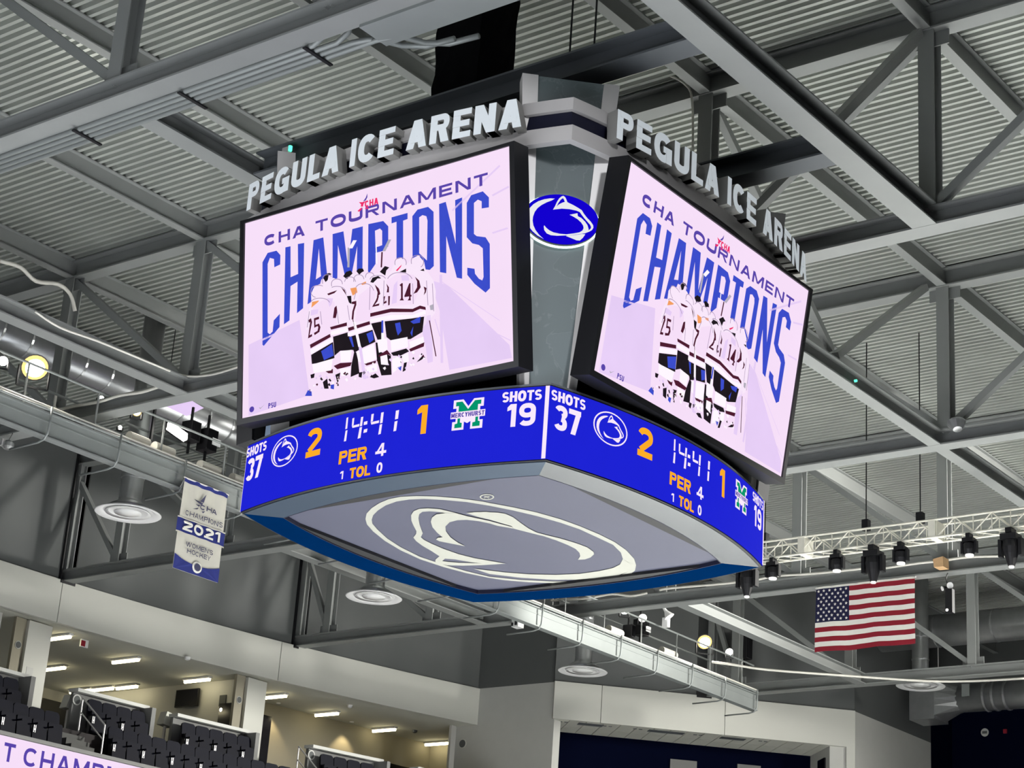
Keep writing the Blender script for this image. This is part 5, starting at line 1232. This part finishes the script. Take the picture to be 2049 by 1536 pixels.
def mover(px, py, big, label):
    # px, py: foot of the head in the photo
    yy = P(px, py, 'x', LX - 0.1).y; c = Vector((LX - ld / 2, yy, lz0 - 0.067)); k_ = 1.45 if big else 1.0
    t = thing('moving_head', c, label, 'stage light', 'moving head lights on the white truss')
    MB().box((c.x - 0.10 * k_, c.y - 0.05 * k_, c.z - 0.08), (c.x + 0.10 * k_, c.y + 0.05 * k_, c.z + 0.04)).build('clamp', 'black', t)
    MB().box((c.x - 0.12 * k_, c.y - 0.13 * k_, c.z - 0.16 * k_), (c.x + 0.12 * k_, c.y + 0.13 * k_, c.z - 0.07 * k_)).build('base', 'black', t)
    for sgn in (-1, 1): MB().box((c.x - 0.06 * k_, c.y + sgn * 0.14 * k_, c.z - 0.42 * k_), (c.x + 0.06 * k_, c.y + sgn * 0.19 * k_, c.z - 0.14 * k_)).build('yoke_arm', 'black', t)
    if big: prof = [(0.10, -0.20), (0.17, -0.24), (0.19, -0.40), (0.16, -0.55), (0.08, -0.82), (0.06, -0.83)]
    else: prof = [(0.08, -0.16), (0.135, -0.20), (0.14, -0.34), (0.11, -0.44), (0.10, -0.45)]
    MB().lathe(prof, c, 16).build('head', 'black', t)
    b_ = prof[-1]; MB().lathe([(b_[0] * .95, b_[1] + 0.02), (b_[0] * .95, b_[1] - 0.035)], c, 14).build('lens', 'lamp_dim', t)
for px, py, big, l in ((1551, 1148, False, 'small moving head nearest the scoreboard'), (1679, 1133, False, 'small moving head above the left part of the flag'), (1752, 1120, True, 'large moving head directly above the flag'),
                       (1807, 1122, False, 'small moving head above the right edge of the flag'), (1944, 1107, False, 'small moving head right of the tan cardboard'), (2027, 1095, True, 'large moving head at the right edge'), (1500, 1155, True, 'large moving head partly hidden behind the scoreboard corner')):
    mover(px, py, big, l)

# ducts
def duct(pts, r, label, name='air_duct', collars=()):
    t = thing(name, Vector(pts[0]), label, 'duct')
    MB().tube(pts, r, 28).build('barrel', 'galv', t, smooth=True)
    d = (Vector(pts[-1]) - Vector(pts[0])); L = d.length; d.normalize()
    for c_ in collars:
        p = Vector(pts[0]) + d * c_; MB().tube([p, p + d * 0.06], r * 1.025, 28).build('seam_collar', 'galv', t)
duct([(24, 38.6, 17.6), (53, 38.6, 17.6)], 0.5, 'long round galvanised duct behind the catwalk', collars=[0.9 * i for i in range(1, 33)])
dz = P(1950, 1255, 'x', 62.6).z
duct([(62.6, 31.7, dz), (62.6, 18, dz)], 0.58, 'large shiny round duct right of the flag', collars=[2.2, 4.4, 6.2, 8.4])
a = P(1858, 1320, 'x', 61.6)
# boxy air handler duct at the lower right
hz = P(1950, 1398, 'x', 66.5)
t = thing('air_handler_duct', (66.5, 30, hz.z), 'boxy galvanised duct turning into a round one at lower right', 'duct')
ya, yb_, yc_ = P(1878, 1395, 'x', 66.5).y, P(1915, 1395, 'x', 66.5).y, P(1975, 1395, 'x', 66.5).y
MB().box((65.9, ya - 0.1, hz.z - 0.75), (67.1, ya + 0.9, hz.z + 0.6)).build('plenum_box', 'galv', t)
mb = MB(); n = 16; sq = []
for i in range(n):
    a_ = 2 * PI * i / n + PI / 4; m_ = max(abs(math.cos(a_)), abs(math.sin(a_))); sq.append((0.6 * math.cos(a_) / m_, 0.62 * math.sin(a_) / m_))
rd = [(0.52 * math.cos(2 * PI * i / n + PI / 4), 0.52 * math.sin(2 * PI * i / n + PI / 4)) for i in range(n)]
mb.add([(66.5 + x, ya - 0.1, hz.z + z) for x, z in sq] + [(66.5 + x, yb_ - 0.2, hz.z + 0.05 + z) for x, z in rd], [(i, (i + 1) % n, (i + 1) % n + n, i + n) for i in range(n)])
mb.build('transition', 'galv', t)
MB().tube([(66.5, yb_ - 0.15, hz.z + 0.05), (66.5, 20, hz.z + 0.05)], 0.52, 24).build('round_run', 'galv', t, smooth=True)
for yy in (yc_, yc_ - 0.35, yc_ - 0.8): MB().tube([(66.5, yy, hz.z + 0.05), (66.5, yy - 0.08, hz.z + 0.05)], 0.56, 24).build('seam_collar', 'galv', t)
MB().box((65.92, yb_ - 0.75, hz.z + 0.0), (65.98, yb_ - 0.45, hz.z + 0.45)).build('access_door', 'cat', t)
for yy in (ya, ya - 6): MB().tube([(66.5, yy, hz.z + 0.4), (66.5, yy, ZD)], 0.02, 6).build('hanger_rod', 'alu', t)

# cables
def cable(pts, label, r=0.03):
    # smooth a little between the traced points
    q = []
    for i in range(len(pts) - 1):
        p0 = pts[max(i - 1, 0)]; p1 = pts[i]; p2 = pts[i + 1]; p3 = pts[min(i + 2, len(pts) - 1)]
        for s_ in range(4):
            t = s_ / 4; q.append(0.5 * ((2 * p1) + (p2 - p0) * t + (2 * p0 - 5 * p1 + 4 * p2 - p3) * t * t + (3 * p1 - p0 - 3 * p2 + p3) * t ** 3))
    q.append(pts[-1])
    tag(MB().tube(q, r, 6).build('cable_run', 'cable', origin=pts[0], smooth=True), label, 'cable')
cable([P(x, y, 'y', 30.68) for x, y in ((70, 623), (120, 655), (195, 682), (280, 717), (340, 742))], 'white cable along the left tie beam above the brightest lamp', 0.025)
cable([P(x, y, 'x', 27.25) for x, y in ((352, 748), (385, 753), (430, 748), (482, 732))], 'white cable rising beside the left screen edge', 0.025)
cable([P(x, y, 'x', 27.2) for x, y in ((112, 790), (112, 818), (150, 812), (200, 803), (240, 791), (285, 784), (322, 772))], 'white cable looping over the truss chord right of the brightest lamp', 0.035)
cable([P(x, y, 'y', 34.9) for x, y in ((0, 522), (40, 534), (72, 562), (115, 568), (140, 588), (150, 622))], 'thick white cable hanging from the roof at the left edge', 0.05)
cable([P(x, y, 'x', 46.99) for x, y in ((1320, 1180), (1345, 1176), (1440, 1168), (1510, 1160), (1552, 1152), (1630, 1147), (1735, 1136))], 'white cable lying on the truss left of and above the flag', 0.035)
cable([P(x, y, 'x', 46.99) for x, y in ((1765, 1137), (1840, 1126), (1880, 1122), (1940, 1114), (2020, 1112))], 'white cable lying on the truss right of the flag', 0.035)
cable([P(x, y, 'z', 14.33) for x, y in ((1425, 1324), (1470, 1330), (1540, 1340), (1700, 1352), (1850, 1362), (1950, 1362), (2060, 1356))], 'long white cable sweeping across the lower right', 0.04)
cable([P(x, y, 'x', 46.99) for x, y in ((1103, 1201), (1140, 1199), (1180, 1196), (1225, 1188), (1262, 1192), (1295, 1186))], 'white cable just under the far edge of the scoreboard', 0.035)
cable([P(x, y, 'x', 27.2) for x, y in ((1318, 130), (1335, 148), (1368, 166), (1385, 200), (1386, 330))], 'white cable hanging by the dark post above the right sign', 0.025)
# small fixtures
a = P(1036, 1248, 'x', 47.1)
t = thing('dome_camera', a, 'white boxy camera hanging under the truss below the scoreboard', 'camera')
MB().cbox(a, (0.3, 0.26, 0.24)).build('body', 'white', t); MB().cbox(a + Vector((-0.16, -0.05, 0)), (0.04, 0.08, 0.14)).build('lens', 'black', t); MB().cbox(a + Vector((-0.16, 0.09, -0.04)), (0.04, 0.06, 0.1)).build('lens', 'black', t); MB().tube([a, Vector((a.x, a.y, ZB))], 0.02, 6).build('stem', 'steel_dark', t)
a = P(16, 889, 'x', 27.3)
t = thing('sensor_cluster', a, 'clear grey sensor unit hanging at the left edge', 'sensor')
MB().lathe([(0.06, 0.1), (0.14, 0.04), (0.15, -0.06), (0.08, -0.12)], a, 14).build('body', 'galv', t); MB().cbox(a + Vector((-0.12, 0.06, 0.02)), (0.12, 0.12, 0.16)).build('body_side', 'alu', t); MB().tube([a + Vector((0, 0, .1)), a + Vector((0, -0.1, .25)), Vector((a.x, a.y - 0.1, ZB))], 0.012, 6).build('cord', 'black', t)
a = P(1914, 848, 'x', 37.45)
t = thing('emergency_lamp', a, 'bright silver lamp at the foot of the post at right', 'lamp')
MB().lathe([(0.10, 0.16), (0.20, 0.0), (0.21, -0.03), (0.0, -0.04)], a, 16, (-0.3, -0.3, -1)).build('reflector', 'galv', t); MB().lathe([(0.15, 0.05), (0.02, 0.12)], a, 12, (-0.4, -0.4, -1)).build('bulb', 'lamp_dim', t)
MB().tube([a, Vector((37.5, a.y, a.z + 0.1))], 0.02, 6).build('stem', 'steel_dark', t)
a = P(1890, 1131, 'x', 47.0)
tag(MB().box8([(46.6, a.y - 0.15, a.z - 0.14), (46.62, a.y + 0.13, a.z - 0.13), (46.953, a.y + 0.13, a.z - 0.13), (46.953, a.y - 0.15, a.z - 0.14), (46.6, a.y - 0.14, a.z + 0.14), (46.62, a.y + 0.16, a.z + 0.10), (46.953, a.y + 0.16, a.z + 0.10), (46.953, a.y - 0.14, a.z + 0.14)]).build('cardboard_piece', 'gold_wood', origin=a), 'tan cardboard piece on the truss right of the flag', 'cardboard')
a = P(1897, 1172, 'x', 47.1)
t = thing('twin_spotlight', a, 'black twin spotlight hanging right of the flag', 'spotlight')
MB().tube([Vector((a.x, a.y, ZB)), a + Vector((0, 0.06, 0.2)), a], 0.018, 6).build('stem', 'black', t)
MB().lathe([(0.05, -0.12), (0.10, 0.0), (0.10, 0.03)], a + Vector((0, -0.05, 0)), 12, (-0.8, -0.5, -0.2)).build('lamp_head', 'black', t); MB().lathe([(0.09, 0.0), (0.09, 0.02)], a + Vector((-0.03, -0.07, 0)), 12, (-0.8, -0.5, -0.2)).build('lens', 'white', t)
MB().lathe([(0.04, -0.1), (0.07, 0.0)], a + Vector((0, 0.13, -0.05)), 12, (-0.6, 0.6, -0.3)).build('lamp_head', 'black', t); MB().lathe([(0.065, 0.0), (0.065, 0.02)], a + Vector((-0.02, 0.15, -0.06)), 12, (-0.6, 0.6, -0.3)).build('lens', 'white', t)
MB().box((a.x - 0.08, a.y - 0.15, a.z - 0.75), (a.x + 0.08, a.y + 0.05, a.z - 0.1)).build('driver_box', 'black', t); MB().lathe([(0.04, 0), (0.04, 0.01)], (a.x - 0.08, a.y, a.z - 0.68), 8, (-1, 0, 0)).build('status_light', 'lamp_dim', t)
a = P(1336, 1228, 'y', 33.0)
t = thing('horn_speaker', a, 'white horn speaker under the truss left of the yellow floodlight', 'loudspeaker')
MB().lathe([(0.04, -0.25), (0.06, -0.1), (0.16, 0.1), (0.17, 0.11)], a, 16, (0.2, -0.5, -0.8)).build('horn', 'white', t); MB().bar(a + Vector((0, 0.1, 0.2)), a + Vector((0, 0.1, 0.75)), 0.05, 0.05).build('bracket', 'black', t); MB().cbox(a + Vector((0.08, 0.1, -0.25)), (0.16, 0.2, 0.3)).build('driver', 'white', t)
a = P(580, 302, 'x', 20.15)
MB().lathe([(0.035, 0.0), (0.035, 0.09)], a, 8).build('green_indicator', 'green', hb[0])
a = P(571, 318, 'x', 20.15)
MB().box((a.x - 0.03, a.y - 0.07, ZB - 0.15), (a.x + 0.03, a.y + 0.07, ZB + 0.3)).build('bracket_plate', 'alu', hb[0])

# ================================================================== SPORTS LIGHTS OVER THE ICE (outside the frame)
NEAR = ((-7, 0.6), (-2, 0.6), (3, 0.6), (7, 0.6), (13, 0.16), (32, 1.9), (36, 2.6), (43, 2.0), (49, 1.0))
FAR = ((-7, 0.6), (0, 0.6), (7, 0.6))
for side, lamps, y, ty in (('near', NEAR, 4.2, 22), ('far', FAR, 32.2, 16)):
    for i, (x, f_) in enumerate(lamps):
        lz = 16.2 if side == 'near' else 13.2
        t = thing('sports_light', (x, y, lz + 0.1), '%s from the left of the sports lights on the %s side' % (ORD[i], side), 'light', 'sports lights over the ice')
        ty = 20 if side == 'near' else 16
        d = (Vector((x, ty, ICE)) - Vector((x, y, lz))).normalized()
        MB().lathe([(0.2, -0.45), (0.4, -0.35), (0.62, -0.02), (0.62, 0.0)], (x, y, lz), 16, d).build('housing', 'black', t)
        MB().tube([(x, y, lz + 0.3), (x, y, ZD - 0.01) if side == 'near' else (x, CY0 - 0.12, CZ - 0.56)], 0.02, 6).build('stem', 'black', t)
        spot(Vector((x, y, lz)) + d * 0.65, (x, ty, ICE), SPORT_WATTS * f_, 1.45 if x > 30 else 2.1, 0.7 if x > 30 else 0.85, (1, 0.985, 0.92) if x > 30 else (0.95, 0.965, 1.0), 0.6, t)
# unseen lamps added to brighten the far walls and fascia bands
for i, (x, tg_, f_) in enumerate(((53, (57.5, 38, 11.0), 0.62), (58, (36, 46.5, 11.0), 3.2), (62, (47, 45, 11.0), 1.5))):
    t = thing('added_wall_light', (x, 4.2, 15.3), '%s from the left of the lights washing the far stands' % ORD[i], 'light', 'lights washing the far stands')
    d = (Vector(tg_) - Vector((x, 4.2, 15.2))).normalized()
    MB().lathe([(0.2, -0.45), (0.4, -0.35), (0.62, -0.02), (0.62, 0.0)], (x, 4.2, 15.2), 16, d).build('housing', 'black', t)
    MB().tube([(x, 4.2, 15.5), (x, 4.2, ZD - 0.01)], 0.02, 6).build('stem', 'black', t)
    spot(Vector((x, 4.2, 15.2)) + d * 1.7, tg_, SPORT_WATTS * f_, 0.75, 1.0, (1, 0.985, 0.92), 1.6, t)
